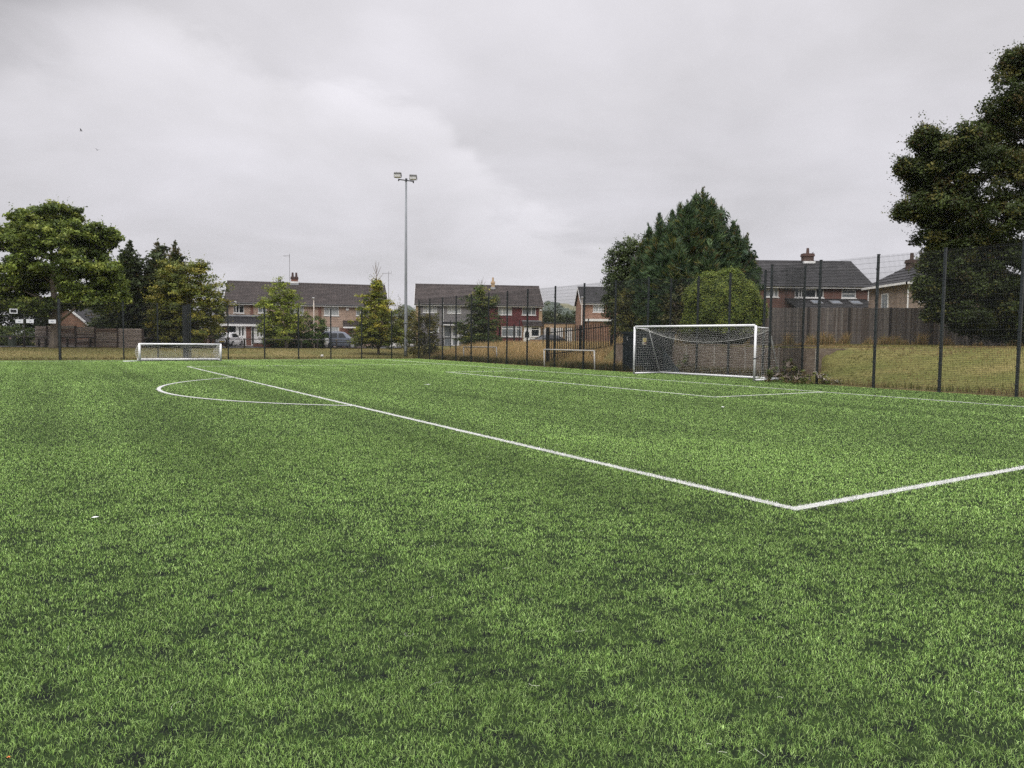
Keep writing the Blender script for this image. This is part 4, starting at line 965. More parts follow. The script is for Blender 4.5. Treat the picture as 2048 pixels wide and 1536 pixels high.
# tall vertical-board fence
board_m = [mat('silvered_board_%s' % k, c, .9, .18, 3, c2=tuple(q*.62 for q in c), stretch=(4, 4, .5)) for k, c in (('grey', (.135, .118, .108)), ('brown', (.105, .086, .074)), ('pale', (.185, .165, .148)))]
t = thing('timber_fence', 'tall weathered vertical board fence on top of the lawn slope', 'fence', on_ground(1500, 42.))
o_ = np.array(t.location)
post_px = [1500, 1614, 1695.5, 1777.5, 1860, 1943, 2026, 2110, 2194, 2278, 2362, 2446]; tops = {}
P0 = [at(p, 690, 42) for p in post_px]
pm = mat('dark_timber_post', (.035, .030, .028), .85, .2, 5)
for i in range(len(P0)-1):
    a, b = P0[i], P0[i+1]; za = at(post_px[i], 615+.0*i, 42)[2]; zb = at(post_px[i+1], 615, 42)[2]
    za = at(post_px[i], 614.5+i*.45, 42)[2]; zb = at(post_px[i+1], 614.5+(i+1)*.45, 42)[2]
    if i == 0: za -= .05
    nb = int((b[0]-a[0])/.105); groups = {0: MB(), 1: MB(), 2: MB()}; mbp = MB()
    me_f = []
    for k in range(nb):
        x0 = a[0]+(b[0]-a[0])*k/nb; x1 = a[0]+(b[0]-a[0])*(k+1)/nb-.006; f = k/nb
        zt = za+(zb-za)*f+random.uniform(-.018, .018); g0 = hgt((x0+x1)/2, 42)-.1
        yy = random.uniform(-.012, .012); n0 = len(mbp.f)
        mbp.box((x0-o_[0], 42-o_[1]+yy, g0-o_[2]), (x1-o_[0], 42-o_[1]+yy+.02, zt-o_[2])); me_f.append((n0, random.choices([0, 1, 2], [.5, .34, .16])[0]))
    p = obj('fence_panel', mbp, None, t)
    for m_ in board_m: p.data.materials.append(m_)
    for n0, mi in me_f:
        for q in range(n0, n0+6): p.data.polygons[q].material_index = mi
    g0 = hgt(b[0], 42)-.1
    obj('post', MB().box((b[0]-o_[0]-.055, 42-o_[1]-.09, g0-o_[2]), (b[0]-o_[0]+.055, 42-o_[1]-.02, zb-o_[2]+.03)), pm, t)
# overlapped plank fence at the left
lap_m = mat('silvered_lap_boards', (.36, .305, .265), .9, .25, 2.2, c2=(.18, .140, .118), stretch=(.5, .5, 9))
lap2 = mat('red_brown_lap_boards', (.19, .135, .108), .9, .25, 2.2, c2=(.11, .076, .060), stretch=(.5, .5, 9))
t = thing('timber_fence', 'sagging weathered lap panel fence behind the sycamore trunk', 'fence', on_ground(70, 64.5)); o_ = np.array(t.location)
ppx = [70, 95, 121, 152, 191, 236, 286]
for i in range(len(ppx)-1):
    a = on_ground(ppx[i], 64.5); b = on_ground(ppx[i+1], 64.5); H_ = 1.78+random.uniform(-.06, .06) if i < 4 else 1.62
    mbp = MB(); n = 12
    for k in range(n):
        z0 = .06+H_*k/n; sk = random.uniform(-.05, .05); s2 = random.uniform(-.05, .05)
        if i in (2, 3) and k in (3, 4): sk -= .10
        x0, x1 = a[0]-o_[0]+.05, b[0]-o_[0]-.05; y = -random.uniform(0, .03); zz = a[2]-o_[2]; hh = H_/n*1.25
        mbp.add([(x0, y-.02, zz+z0+sk), (x1, y-.02, zz+z0+s2), (x1, y+.012, zz+z0+s2+hh), (x0, y+.012, zz+z0+sk+hh), (x0, y+.03, zz+z0+sk), (x1, y+.03, zz+z0+s2)], [(0, 1, 2, 3), (4, 5, 1, 0)])
    p = obj('lap_panel', mbp, lap_m, t); p.data.materials.append(lap2)
    for q in p.data.polygons: q.material_index = int(random.random() < (.45 if i in (2, 3, 4) else .2))
    obj('post', MB().box((b[0]-o_[0]-.07, -.06, b[2]-o_[2]-.1), (b[0]-o_[0]+.07, .06, b[2]-o_[2]+H_+.12)), mat('dark_brown_post', (.07, .05, .042), .9), t)
t = thing('timber_fence', 'red brown close board garden fence left of the white car', 'fence', on_ground(388, 76.)); o_ = np.array(t.location)
a = on_ground(388, 76); b = on_ground(445, 76); ww = b[0]-a[0]; mbp = MB(); n = 24
zt = at(415, 657, 76)[2]-o_[2]
for k in range(n): mbp.box((ww*k/n, random.uniform(-.01, .01), -.1), (ww*(k+1)/n-.012, .02, zt+random.uniform(-.02, .02)))
obj('board_panel', mbp, mat('red_brown_boards', (.17, .085, .062), .9, .2, 3, stretch=(4, 4, .5)), t)
for k in (0, .5, 1): obj('post', MB().box((ww*k-.05, -.08, -.1), (ww*k+.05, -.014, zt+.08)), mat('pale_timber_post', (.33, .26, .20), .9), t)

# palisade
pal_m = mat('black_palisade_steel', (.012, .013, .014), .45, .2, 6, spec=.5)
pA = uv2w(14.75, 4.95); pB = uv2w(14.65, 13.4); d = pB-pA; Lp = float(np.hypot(d[0], d[1])); rz = math.atan2(d[1], d[0])
t = thing('palisade_fence', 'black steel palisade fence climbing the grass bank beside the mesh fence', 'fence', (pA[0], pA[1], 0), rz)
mb = MB(); rails = MB(); gz = lambda s: hgt(pA[0]+d[0]*s/Lp, pA[1]+d[1]*s/Lp)
HP = 2.33; n = int(Lp/.152); step = 5
def topz(s): return .22+HP+.105*s
for k in range(n):
    s = .1+k*.152; z0 = gz(s)+.05; zt = topz(s)
    mb.add([(s-.034, -.02, z0), (s+.034, -.02, z0), (s+.034, -.02, zt-.12), (s+.012, -.02, zt), (s-.012, -.02, zt), (s-.034, -.02, zt-.12),
            (s-.012, .012, z0), (s+.012, .012, z0), (s+.012, .012, zt-.1), (s-.012, .012, zt-.1)], [(0, 1, 2, 3, 4, 5), (6, 9, 8, 7), (1, 7, 8, 2), (0, 5, 9, 6)])
obj('pales', mb, pal_m, t)
for off in (.32, 1.75):
    obj('rail', MB().add([(0, .015, topz(0)-off-.03), (Lp, .015, topz(Lp)-off-.03), (Lp, .05, topz(Lp)-off-.03), (0, .05, topz(0)-off-.03), (0, .015, topz(0)-off+.03), (Lp, .015, topz(Lp)-off+.03), (Lp, .05, topz(Lp)-off+.03), (0, .05, topz(0)-off+.03)],
        [(0, 3, 2, 1), (4, 5, 6, 7), (0, 1, 5, 4), (1, 2, 6, 5), (2, 3, 7, 6), (3, 0, 4, 7)]), pal_m, t)
for s in (0.0, 2.75, 5.5, 8.25):
    e = .10 if s == 0 else .06; obj('post', MB().box((s-e, .05, gz(s)-.3), (s+e, .17, topz(s)-.05+(.1 if s == 0 else 0))), pal_m, t)
# second, distant palisade line / gate posts in front of the red house
t = thing('gate_posts', 'pair of thick black gate posts in front of the red tiled house half', 'gate posts', on_ground(1000, 70)); o_ = np.array(t.location)
for px_ in (999, 1028):
    p = on_ground(px_, 70)-o_; zt = at(px_, 650, 70)[2]-o_[2]; obj('post', MB().box((p[0]-.09, -.09, p[2]-.2), (p[0]+.09, .09, zt)).box((p[0]-.11, -.11, zt), (p[0]+.11, .11, zt+.03)), pal_m, t)
pz = [on_ground(p, 70)-o_ for p in (999, 1028)]
obj('rail', MB().box((pz[0][0]+.09, -.03, .95), (pz[1][0]-.09, .03, 1.02)), pal_m, t)
# slim posts of a far fence
for i, (px_, y0, Yd) in enumerate(((901, 641, 66), (1038.5, 641, 66), (1086, 647, 60), (1132, 638, 62), (1176, 638, 60))):
    p = on_ground(px_, Yd); zt = at(px_, y0, Yd)[2]
    tag(obj('steel_post', MB().box((-.04, -.04, -.1), (.04, .04, zt-p[2])).box((-.05, -.05, zt-p[2]), (.05, .05, zt-p[2]+.02)), pal_m, None, loc=p),
        ['slim black post left of the hornbeam in front of the grey house', 'slim black post in front of the red tiled house', 'slim black post behind the left end of the palisade', 'slim black post rising above the palisade beside the garage', 'slim black post rising above the palisade in front of the orange house'][i], 'post', 'slim black posts beyond the side fence')
# dark steel store behind the mesh, left of the big goal
o = uv2w(7.05, 4.75); rz = math.atan2(*((uv2w(4.55, 4.75)-o)[[1, 0]])); box_m = mat('dark_green_steel_sheet', (.020, .028, .032), .5, .3, 2.5)
t = thing('storage_container', 'dark green steel store behind the fence left of the big goal', 'container', o, rz)
obj('body', MB().box((0, 0, .05), (2.5, 1.6, 2.15)), box_m, t); obj('lid', MB().box((-.05, -.06, 2.15), (2.55, 1.66, 2.27)), box_m, t)
mb = MB()
for k in range(9): mb.box((.06+k*.28, -.03, .1), (.18+k*.28, -.004, 1.45))
obj('door_ribs', mb, box_m, t); obj('front_band', MB().box((0, -.05, 1.52), (2.5, -.004, 1.62)).box((0, -.05, 1.95), (2.5, -.004, 2.0)), box_m, t)
obj('handle', MB().tube([(.52, -.07, 1.78), (.48, -.10, 1.84), (.48, -.10, 1.92), (.52, -.07, 1.98)], .025, 6), mat('bare_bright_steel', (.55, .56, .56), .35, metal=.6), t)
sgn = obj('warning_sign', MB().box((1.72, -.065, 1.55), (2.08, -.052, 1.93)), mat('cream_sign_plate', (.62, .60, .48), .5), t)
obj('sign_panel', MB().box((1.78, -.070, 1.70), (2.02, -.066, 1.90)), mat('yellow_sign_print', (.55, .45, .14), .5), sgn); obj('sign_panel', MB().box((1.86, -.070, 1.60), (2.06, -.066, 1.68)), mat('red_sign_print', (.16, .04, .03), .5), sgn)
obj('ramp_sheet', MB().prism([(0, 0), (1.6, 0), (0, 1.5)], 'y', -.02, .02), box_m, t).location = (2.52, .55, .02)

# ------------------------------------------------------------------ verge: rail fence, poles, signs
t = thing('rail_fence', 'low dark metal rail fence with pale topped posts along the verge', 'fence', on_ground(0, 61.)); o_ = np.array(t.location)
rail_m = mat('dark_brown_rail_paint', (.028, .022, .020), .5, .2, 5); cap_m = mat('pale_worn_timber', (.36, .32, .27), .9, .2, 6)
PX = [-30, 48, 91, 135, 181, 222.5, 256.5, 291, 325, 358, 391, 422, 453, 489, 530, 571, 603, 635, 673, 712, 745, 778, 812, 850, 886, 925]
rp_ = []
for i, px_ in enumerate(PX):
    Yd = 61+(px_/700)*13; p = on_ground(px_, Yd)-o_; rp_.append(p)
    obj('post', MB().box((p[0]-.06, p[1]-.06, p[2]-.2), (p[0]+.06, p[1]+.06, p[2]+.80)), rail_m, t)
    obj('post_cap', MB().box((p[0]-.07, p[1]-.07, p[2]+.80), (p[0]+.07, p[1]+.07, p[2]+.98)), cap_m if i % 5 else rail_m, t)
obj('rail', MB().tube([p+np.array([0, -.11, .90]) for p in rp_], .042, 8), rail_m, t)

def lamp_post(label, px_, Yd, ytop, r=.055, paint=None, head=True):
    p = on_ground(px_, Yd); zt = at(px_, ytop, Yd)[2]-p[2]
    t = thing('lamp_post', label, 'lamp post', p); m_ = paint or mat('pale_lamp_post_paint', (.50, .44, .38), .6, .12, 3)
    obj('pole', MB().tube([(0, 0, -.1), (0, 0, 1.15), (0, 0, 1.2), (0, 0, zt)], [r*1.5, r*1.5, r, r*.85], 10), m_, t, True)
    if head:
        obj('lamp_head', MB().ellipsoid((0, -.10, zt+.03), (.14, .28, .09), 12, 6), mat('grey_lamp_head', (.30, .30, .30), .5), t, True)
        obj('lamp_glass', MB().ellipsoid((0, -.16, zt-.03), (.10, .18, .06), 10, 6), mat('frosted_lamp_glass', (.6, .6, .58), .2), t, True)
        obj('collar', MB().tube([(0, 0, zt*.32), (0, 0, zt*.32+.2)], r*1.35, 10), upvc, t)
    return t
lamp_post('slim pale street lamp in front of the brown brick house pair', 628, 75, 597)
lamp_post('pale street lamp beside the orange brick house beyond the palisade', 1162.5, 77, 595.5)
p = on_ground(50, 62); zt = at(48, 594, 62)[2]-p[2]
tag(obj('steel_pole', MB().tube([(0, 0, -.1), (-.05, 0, zt)], .045, 10), mat('galvanised_steel', (.30, .31, .31), .45, .15, 5, metal=.4), None, True, p), 'thin grey pole on the verge beside the hedge', 'pole')

sign_m = mat('white_sign_board', (.70, .71, .72), .4, .02, 3); ink = mat('blue_grey_print', (.16, .19, .28), .5)
def on_fence(px_, py_, w_, h_):
    # the far fence plane u = 33.4
    r = ray(px_, py_); c = np.array([0, 0, CAMH]); k = (33.36-CU)/(r[:2]@PU); p = c+r*k; return p
fz = math.atan2(*((uv2w(33.5, 0)-uv2w(33.5, -20))[[1, 0]]))
for (px_, py_, lb, tw) in ((38.5, 642.5, 'white sign board on the far fence left of the thin grey pole', .15), (60, 642.3, 'white sign board on the far fence just right of the thin grey pole', .11), (104.5, 643, 'white sign board on the far fence in front of the sycamore trunk', .17)):
    p = on_fence(px_, py_, 0, 0); t = thing('sign_board', lb, 'sign', p, fz, 'white sign boards on the far fence')
    obj('board', MB().box((-.21, -.012, -.125), (.21, .012, .125)), sign_m, t)
    mb = MB(); x = -tw/2
    while x < tw/2: w_ = random.uniform(.012, .022); mb.box((x, -.018, -.02+random.uniform(-.004, 0)), (x+w_, -.0125, .018+random.uniform(-.01, .008))); x += w_+.008
    obj('print', mb, ink, t)
p = on_fence(27, 622.3, 0, 0); t = thing('backboard', 'small white framed dark board on the far fence under the sycamore', 'board', p, fz)
mb = MB().box((-.22, -.015, -.155), (.22, .015, -.105)).box((-.22, -.015, .105), (.22, .015, .155)).box((-.22, -.015, -.105), (-.17, .015, .105)).box((.17, -.015, -.105), (.22, .015, .105))
obj('frame', mb, sign_m, t); obj('panel', MB().box((-.17, -.008, -.105), (.17, .008, .105)), mat('black_board_panel', (.02, .022, .022), .5), t)
# utility cabinet and wooden finger sign
p = on_ground(24, 63); t = thing('utility_cabinet', 'green street cabinet with small pale notice in front of the hedge', 'cabinet', p)
cg = mat('cabinet_green', (.075, .095, .065), .5, .1, 4)
obj('body', MB().box((-.26, -.15, 0), (.26, .15, .95)), cg, t, bevel=.012); obj('top', MB().box((-.28, -.17, .95), (.28, .17, 1.0)), cg, t); obj('door', MB().box((-.22, -.165, .08), (.22, -.152, .9)), cg, t)
obj('notice', MB().box((-.10, -.172, .68), (.05, -.166, .84)), mat('faded_red_notice', (.62, .42, .38), .6), t)
p = on_ground(78, 63); t = thing('finger_post', 'short dark post with a pale timber board beside the lap fence', 'sign post', p)
obj('post', MB().box((-.06, -.06, -.1), (.06, .06, .68)), rail_m, t); obj('board', MB().box((-.68, -.10, .44), (-.06, -.06, .60)), cap_m, t)

# floodlight mast
Yf = 66.5; p = on_ground(811.5, Yf); zt = at(812.3, 361, Yf)[2]-p[2]
galv = mat('weathered_galvanised_mast', (.20, .215, .225), .55, .14, 2, metal=.1, stretch=(1, 1, .3))
t = thing('floodlight_mast', 'tall grey floodlight mast with two lamps behind the corner of the fence', 'floodlight', p)
obj('mast', MB().tube([(0, 0, -.1), (0, 0, 1.6), (0, 0, 1.65), (0, 0, 7), (0, 0, zt)], [.165, .165, .15, .125, .085], 16), galv, t, True)
obj('hatch', MB().box((-.07, -.17, .5), (.07, -.14, 1.0)), mat('grey_mast_hatch', (.22, .24, .25), .5), t)
mb = MB().box((-.19, -.19, 3.05), (.19, .19, 3.12)); 
for k in range(18): mb.tube([(0, 0, 3.15+k*.34), (0, 0, 3.17+k*.34)], .155-.0018*k*2, 12)
obj('bands', mb, mat('grey_mast_hatch2', (.20, .22, .23), .5), t)
zA = zt; arm = obj('cross_arm', MB().box((-.72, -.05, zA-.03), (.72, .05, zA+.05)).box((-.72, -.06, zA-.14), (-.62, .06, zA-.03)).box((.62, -.06, zA-.14), (.72, .06, zA-.03)).tube([(0, 0, zA-.1), (0, 0, zA+.18)], .1, 10), mat('dark_arm_steel', (.05, .055, .06), .5), t)
arm.rotation_euler = (0, .12, 0); arm.location = (-zA*math.sin(.12), 0, zA*(1-math.cos(.12)))
def lampunit(x, z, spikes):
    b = obj('lamp_housing', MB().prism([(-.33, .14), (.26, .02), (.30, .22), (.20, .36), (-.16, .40), (-.31, .30)], 'x', -.34, .34), mat('olive_grey_lamp_body', (.075, .075, .066), .5, .35, 8), t)
    b.location = (x, -.1, z+.10); b.scale = (.92, .9, .84)
    obj('lamp_face', MB().prism([(-.33, .136), (.25, .016), (.18, -.10), (-.27, -.11)], 'x', -.31, .31), mat('pale_lamp_glass', (.80, .80, .79), .15), b)
    obj('bracket', MB().tube([(-.37, 0, .12), (-.37, .05, -.12), (0, .08, -.16), (.37, .05, -.12), (.37, 0, .12)], .022, 6), mat('dark_arm_steel', (.05, .055, .06), .5), b)
    for (a, q) in spikes: obj('bird_spike', MB().tube([(a, 0, .3), (a+q, 0, .48)], [.03, .018], 6), mat('dark_arm_steel', (.05, .055, .06), .5), b)
lampunit(-.74, zA+.24, [(-.1, -.03), (.07, .09)]); lampunit(.66, zA+.05, [(-.27, -.05), (-.2, .07)])

# aerials
def aerial(label, px_, Yd, ytop, ybase, boom):
    a = at(px_, ytop, Yd); b = at(px_, ybase, Yd); H_ = a[2]-b[2]
    t = thing('tv_aerial', label, 'aerial', b); m_ = mat('grey_aerial_tube', (.28, .28, .29), .5)
    obj('mast', MB().tube([(0, 0, 0), (0, 0, H_)], .035, 6), m_, t)
    mb = MB().tube([(boom[0], 0, H_-.25), (boom[1], 0, H_-.18)], .025, 6)
    for k in range(7): x = boom[0]+(boom[1]-boom[0])*k/6; mb.tube([(x, -.22, H_-.22), (x, .22, H_-.22)], .012, 4)
    mb.tube([(boom[1]*.9, -.02, H_-.45), (boom[1]*1.1, .02, H_+.05)], .02, 4)
    obj('antenna', mb, m_, t)
aerial('tall television aerial beside the chimney of the brown brick house pair', 579.3, 85.5, 508, 563, (-.72, -.02))
aerial('television aerial beyond the yellow green conical tree', 777, 91, 543, 606, (-.75, .35))

# football by the fence
p = gnd(644, 717.2, .02)
p = on_ground(644, 61.5)+np.array([0, 0, .11]); b = obj('football', MB().ellipsoid((0, 0, 0), (.135, .135, .135), 16, 10), mat('scuffed_white_leather', (.70, .68, .62), .5, .3, 9, c2=(.18, .17, .16)), None, True, p)
tag(b, 'scuffed white football lying in the grass behind the far fence', 'football')
# litter
p = gnd(190, 1034.5, .03); b = obj('paper_scrap', MB().add([(-.030, -.012, 0), (.010, -.022, .004), (.030, .016, .003), (-.006, .016, .006), (0, 0, .009)], [(0, 1, 4), (1, 2, 4), (2, 3, 4), (3, 0, 4)]), mat('white_paper', (.82, .82, .82), .7), None, loc=p)
tag(b, 'scrap of white paper lying on the turf', 'litter')
p = gnd(17, 1515, .025); b = obj('orange_scrap', MB().tube([(-.006, 0, 0), (0, .003, .003), (.006, 0, .001)], .0022, 6), mat('orange_plastic', (.75, .22, .06), .5), None, loc=p); tag(b, 'tiny orange plastic scrap in the turf', 'litter')
p = gnd(1446, 814.5, .02); b = obj('white_scrap', MB().box((-.035, -.02, 0), (.03, .02, .02)), MATS['white_paper'], None, loc=p, bevel=.005); tag(b, 'small white speck of litter near the six yard box', 'litter')
# birds
feather = mat('dark_feathers', (.035, .035, .04), .7)
def bird(label, p, s, yaw, flap):
    t = thing('bird', label, 'bird', p, yaw)
    vs = [(-.5, 0, 0), (-.2, .07, .01), (0, .1, .02), (.2, .08, .03), (.33, .05, .05), (.42, 0, .05)]
    mb = MB().tube([(-.26, 0, 0), (-.12, 0, 0), (.05, 0, .01), (.18, 0, .03), (.26, 0, .05), (.31, 0, .05), (.35, 0, .045)], [.02, .06, .085, .07, .045, .05, .012], 10)
    mb.add([(-.24, -.03, 0), (-.24, .03, 0), (-.45, .08, -.01), (-.45, -.08, -.01)], [(0, 1, 2, 3)])
    for sg_ in ((-1, 1) if flap is not None else ()):
        mb.add([(.12, sg_*.05, .05), (-.10, sg_*.05, .05), (-.14, sg_*.34, .05+flap*.3), (.12, sg_*.32, .05+flap*.3), (-.16, sg_*.62, .05+flap*.42), (-.05, sg_*.66, .05+flap*.4)], [(0, 1, 2, 3), (3, 2, 4, 5)])
    o = obj('body', mb, feather, t, True)
    t.scale = (s, s, s); return t
bird('upper dark bird flying over the sycamore', at(162, 262, 75), .42, 0.4, 1.0)
bird('lower dark bird flying over the sycamore', at(195, 300.5, 80), .36, 2.6, .8)
bt = bird('small bird perched on the chimney of the dark red brick house', at(1625.5, 505.5, 66), .42, .6, None); bt.rotation_euler = (0, -.5, .6)

# ------------------------------------------------------------------ vehicles
def car(label, p, rz, L_, W_, prof, paint, rear=True, name='parked_car', wheels=(.8, 3.3), wr=.31, windows=(), cat='car', plate=None, ww=.86):
    """prof: list of (x from the front, z bottom, z belt, z roof, half width at belt, half width at roof)"""
    t = thing(name, label, cat, p, rz); vs, fs = [], []; n = 12
    for (x, zb, zl, zr, wb, wr_) in prof:
        s = [(-wb*.90, zb), (-wb*.985, zb+.12), (-wb, (zb+zl)/2), (-wb*.97, zl), (-wr_, zr-.05), (-wr_*.82, zr)]
        s += [(-a, b) for a, b in s[::-1]]; vs += [(x, a, b) for a, b in s]
    for i in range(len(prof)-1):
        for k in range(n): a = i*n+k; b = i*n+(k+1) % n; fs.append((a, b, b+n, a+n))
    fs.append(tuple(range(n))[::-1]); fs.append(tuple(range(len(vs)-n, len(vs))))
    o = obj('body', MB().add(vs, fs), paint, t, True)
    try:
        md = o.modifiers.new('edge', 'BEVEL'); md.width = .03; md.segments = 2; md.limit_method = 'ANGLE'; md.angle_limit = .6
    except Exception: pass
    gl = glass_mat('car_glass', (.018, .022, .026), .06)
    for nm, quads in windows: 
        mb = MB()
        for q in quads: mb.add(q, [tuple(range(len(q)))])
        obj(nm, mb, gl, t)
    tyre = mat('tyre_rubber', (.018, .018, .018), .8); rim = mat('alloy_rim', (.42, .43, .44), .35, metal=.6); arch = mat('dark_wheel_arch', (.012, .012, .013), .8)
    for x in wheels:
        for sg_ in (-1, 1):
            y = sg_*W_/2
            obj('wheel_arch', MB().tube([(x, y-sg_*.2, wr), (x, y+sg_*.004, wr)], wr*1.16, 20), arch, t)
            w_ = obj('wheel', MB().tube([(x, y-sg_*.17, wr), (x, y+sg_*.012, wr)], wr, 20), tyre, t)
            obj('rim', MB().tube([(x, y+sg_*.012, wr), (x, y+sg_*.024, wr)], wr*.64, 14), rim, w_)
    return t
red_l = mat('red_lamp_lens', (.20, .012, .012), .2); num = mat('yellow_number_plate', (.62, .44, .07), .4); clear_l = mat('clear_lamp_lens', (.55, .56, .56), .12)
cw = mat('white_car_paint', (.70, .70, .69), .22, .02, 1, spec=.5); cb = mat('blue_grey_car_paint', (.115, .135, .175), .28, .08, 1, spec=.6)
def side_pair(pts, y_of):
    return [[(x, s*y_of(z), z) for x, z in (pts if s > 0 else pts[::-1])] for s in (-1, 1)]
# white hatchback, rear towards us; length along local x, front at x = 0
prof = [(.0, .34, .62, .66, .70, .60), (.18, .24, .70, .74, .82, .70), (.9, .2, .90, .94, .87, .74), (1.35, .2, .96, 1.18, .88, .66), (1.9, .2, .98, 1.48, .89, .62), (2.6, .2, .98, 1.53, .89, .63),
        (3.3, .22, .99, 1.49, .88, .61), (3.75, .25, 1.0, 1.40, .86, .58), (3.95, .32, .98, 1.04, .82, .62), (4.02, .42, .86, .90, .76, .60)]
yo = lambda z: .895-(max(z, .98)-.98)*.44
wins = [('side_window', side_pair([(1.55, 1.02), (3.30, 1.04), (3.05, 1.42), (2.0, 1.42)], yo)), ('rear_window', [[(3.985, -.58, 1.03), (3.985, .58, 1.03), (3.80, .50, 1.38), (3.80, -.50, 1.38)]]),
        ('windscreen', [[(1.12, -.60, 1.02), (1.74, -.56, 1.41), (1.74, .56, 1.41), (1.12, .60, 1.02)]])]
p = on_ground(459, 77.6); yaw_ = math.radians(-90)        # local +x is the tail
t = car('white hatchback parked nose in beside the lean-to porch', p, yaw_, 4.02, 1.78, prof, cw, windows=wins, wheels=(.80, 3.30))
off = Vector((4.0, 0, 0)); off.rotate(t.rotation_euler); t.location = Vector(p)-off*.5
for s_ in (-1, 1): obj('tail_light', MB().box((3.90, s_*.66-.15, .80), (4.0, s_*.66+.15, .98)), red_l, t)
obj('number_plate', MB().box((4.02, -.26, .50), (4.045, .26, .61)), num, t); obj('bumper', MB().box((3.9, -.74, .26), (4.06, .74, .44)), mat('dark_bumper', (.03, .03, .03), .6), t)
for s_ in (-1, 1): obj('door_mirror', MB().ellipsoid((1.55, s_*1.0, 1.02), (.07, .11, .08), 10, 6), cw, t, True)
# blue grey van-based estate, side-on, front to the right
prof = [(.0, .36, .60, .64, .70, .62), (.14, .26, .74, .80, .80, .70), (.75, .22, 1.0, 1.05, .86, .72), (1.15, .22, 1.10, 1.32, .87, .70), (1.70, .22, 1.12, 1.74, .87, .66), (2.3, .22, 1.12, 1.81, .87, .67),
        (3.3, .24, 1.12, 1.80, .87, .67), (3.95, .28, 1.12, 1.74, .86, .66), (4.10, .34, 1.10, 1.55, .84, .66), (4.14, .42, .98, 1.1, .80, .66)]
yo = lambda z: .875-(max(z, 1.12)-1.12)*.30
wins = [('side_window', side_pair([(1.48, 1.16), (2.28, 1.16), (2.28, 1.62), (1.82, 1.62)], yo)), ('side_window', side_pair([(2.40, 1.16), (3.12, 1.16), (3.12, 1.62), (2.40, 1.62)], yo)), ('side_window', side_pair([(3.24, 1.18), (3.92, 1.20), (3.84, 1.60), (3.24, 1.62)], yo)),
        ('windscreen', [[(1.02, -.66, 1.16), (1.02, .66, 1.16), (1.66, .60, 1.64), (1.66, -.60, 1.64)][::-1]]), ('rear_window', [[(4.13, -.6, 1.12), (4.13, .6, 1.12), (4.03, .55, 1.6), (4.03, -.55, 1.6)]])]
p = on_ground(682, 77.5)
t = car('blue grey high-roofed car parked side-on in front of the brick house pair', p, math.pi+.16, 4.14, 1.75, prof, cb, windows=wins, wheels=(.82, 3.45), wr=.32)
off = Vector((2.07, 0, 0)); off.rotate(t.rotation_euler); t.location = Vector(p)-off
obj('headlight', MB().box((.03, -.72, .66), (.16, -.42, .82)), clear_l, t); obj('headlight', MB().box((.03, .42, .66), (.16, .72, .82)), clear_l, t)
for s_ in (-1, 1): obj('tail_light', MB().box((4.02, s_*.74-.08, .72), (4.13, s_*.74+.09, 1.05)), red_l, t)
obj('bumper', MB().box((-.05, -.70, .26), (.2, .70, .48)), mat('dark_bumper', (.03, .03, .03), .6), t); obj('bumper', MB().box((4.05, -.74, .28), (4.19, .74, .48)), mat('dark_bumper', (.03, .03, .03), .6), t)
for s_ in (-1, 1): obj('side_strip', MB().box((.9, s_*.878-.012, .62), (3.95, s_*.878+.012, .70)), mat('dark_bumper', (.03, .03, .03), .6), t)
# white car behind it and a dark one by the red half
prof2 = [(.0, .34, .62, .66, .70, .60), (.18, .24, .72, .76, .82, .70), (.95, .2, .92, .96, .87, .74), (1.75, .2, .98, 1.40, .88, .60), (2.6, .2, .98, 1.45, .88, .60), (3.4, .22, .99, 1.36, .87, .58), (4.0, .28, .98, 1.02, .84, .64), (4.2, .38, .88, .92, .78, .6)]
yo = lambda z: .89-(max(z, .98)-.98)*.5
wins = [('windscreen', [[(1.0, -.66, 1.0), (1.68, -.56, 1.36), (1.68, .56, 1.36), (1.0, .66, 1.0)]]), ('side_window', side_pair([(1.5, 1.01), (3.5, 1.01), (3.2, 1.33), (1.95, 1.36)], yo))]
p = on_ground(700, 79.9)
t = car('white car parked on the drive behind the blue grey one', p, math.pi*1.30, 4.2, 1.76, prof2, cw, windows=wins, wheels=(.85, 3.4))
p = on_ground(1054, 80); prof3 = prof2
t = car('dark car parked in front of the red tiled house porch', p, .15, 4.2, 1.76, prof2, mat('black_car_paint', (.02, .021, .024), .25, spec=.6), windows=wins, wheels=(.85, 3.4))
# low garden walls
def low_wall(label, a, b, Yd, h_, m):
    p, q = on_ground(a, Yd), on_ground(b, Yd); w = q[0]-p[0]
    t = thing('garden_wall', label, 'wall', p); obj('wall', MB().box((0, 0, -.2), (w, .22, h_)), m, t); obj('coping', MB().box((-.02, -.03, h_+.002), (w+.02, .25, h_+.06)), slab, t)
low_wall('low red brick front wall under the pale green birch', 506, 640, 76.2, .42, redb)
low_wall('low pink brick wall beside the dark parked car', 1060, 1100, 77, .85, orangeb)
# white rendered outbuilding glimpsed behind the conical tree
h = House('outbuilding', 'white rendered outbuilding behind the conical tree right of the brick pair', 778, 826, 84, 84, cat='outbuilding')
h.wall(h.L, h.z_at(800, 656), [], mat('white_render', (.68, .66, .62), .8), D=4); h.part('roof', MB().box((-.1, -.15, h.z_at(800, 656)+.002), (h.L+.1, 4.1, h.z_at(800, 656)+.16)), tile_brown)
drape('driveway', lambda a, b: (on_ground(440, 76)[0]+(on_ground(720, 76)[0]-on_ground(440, 76)[0])*a, 75.6+5.2*b), 12, 6, .09, brick_mat('brown_block_paving', (.10, .072, .062), (.075, .055, .048), (.05, .04, .036), .2, .1, .008))
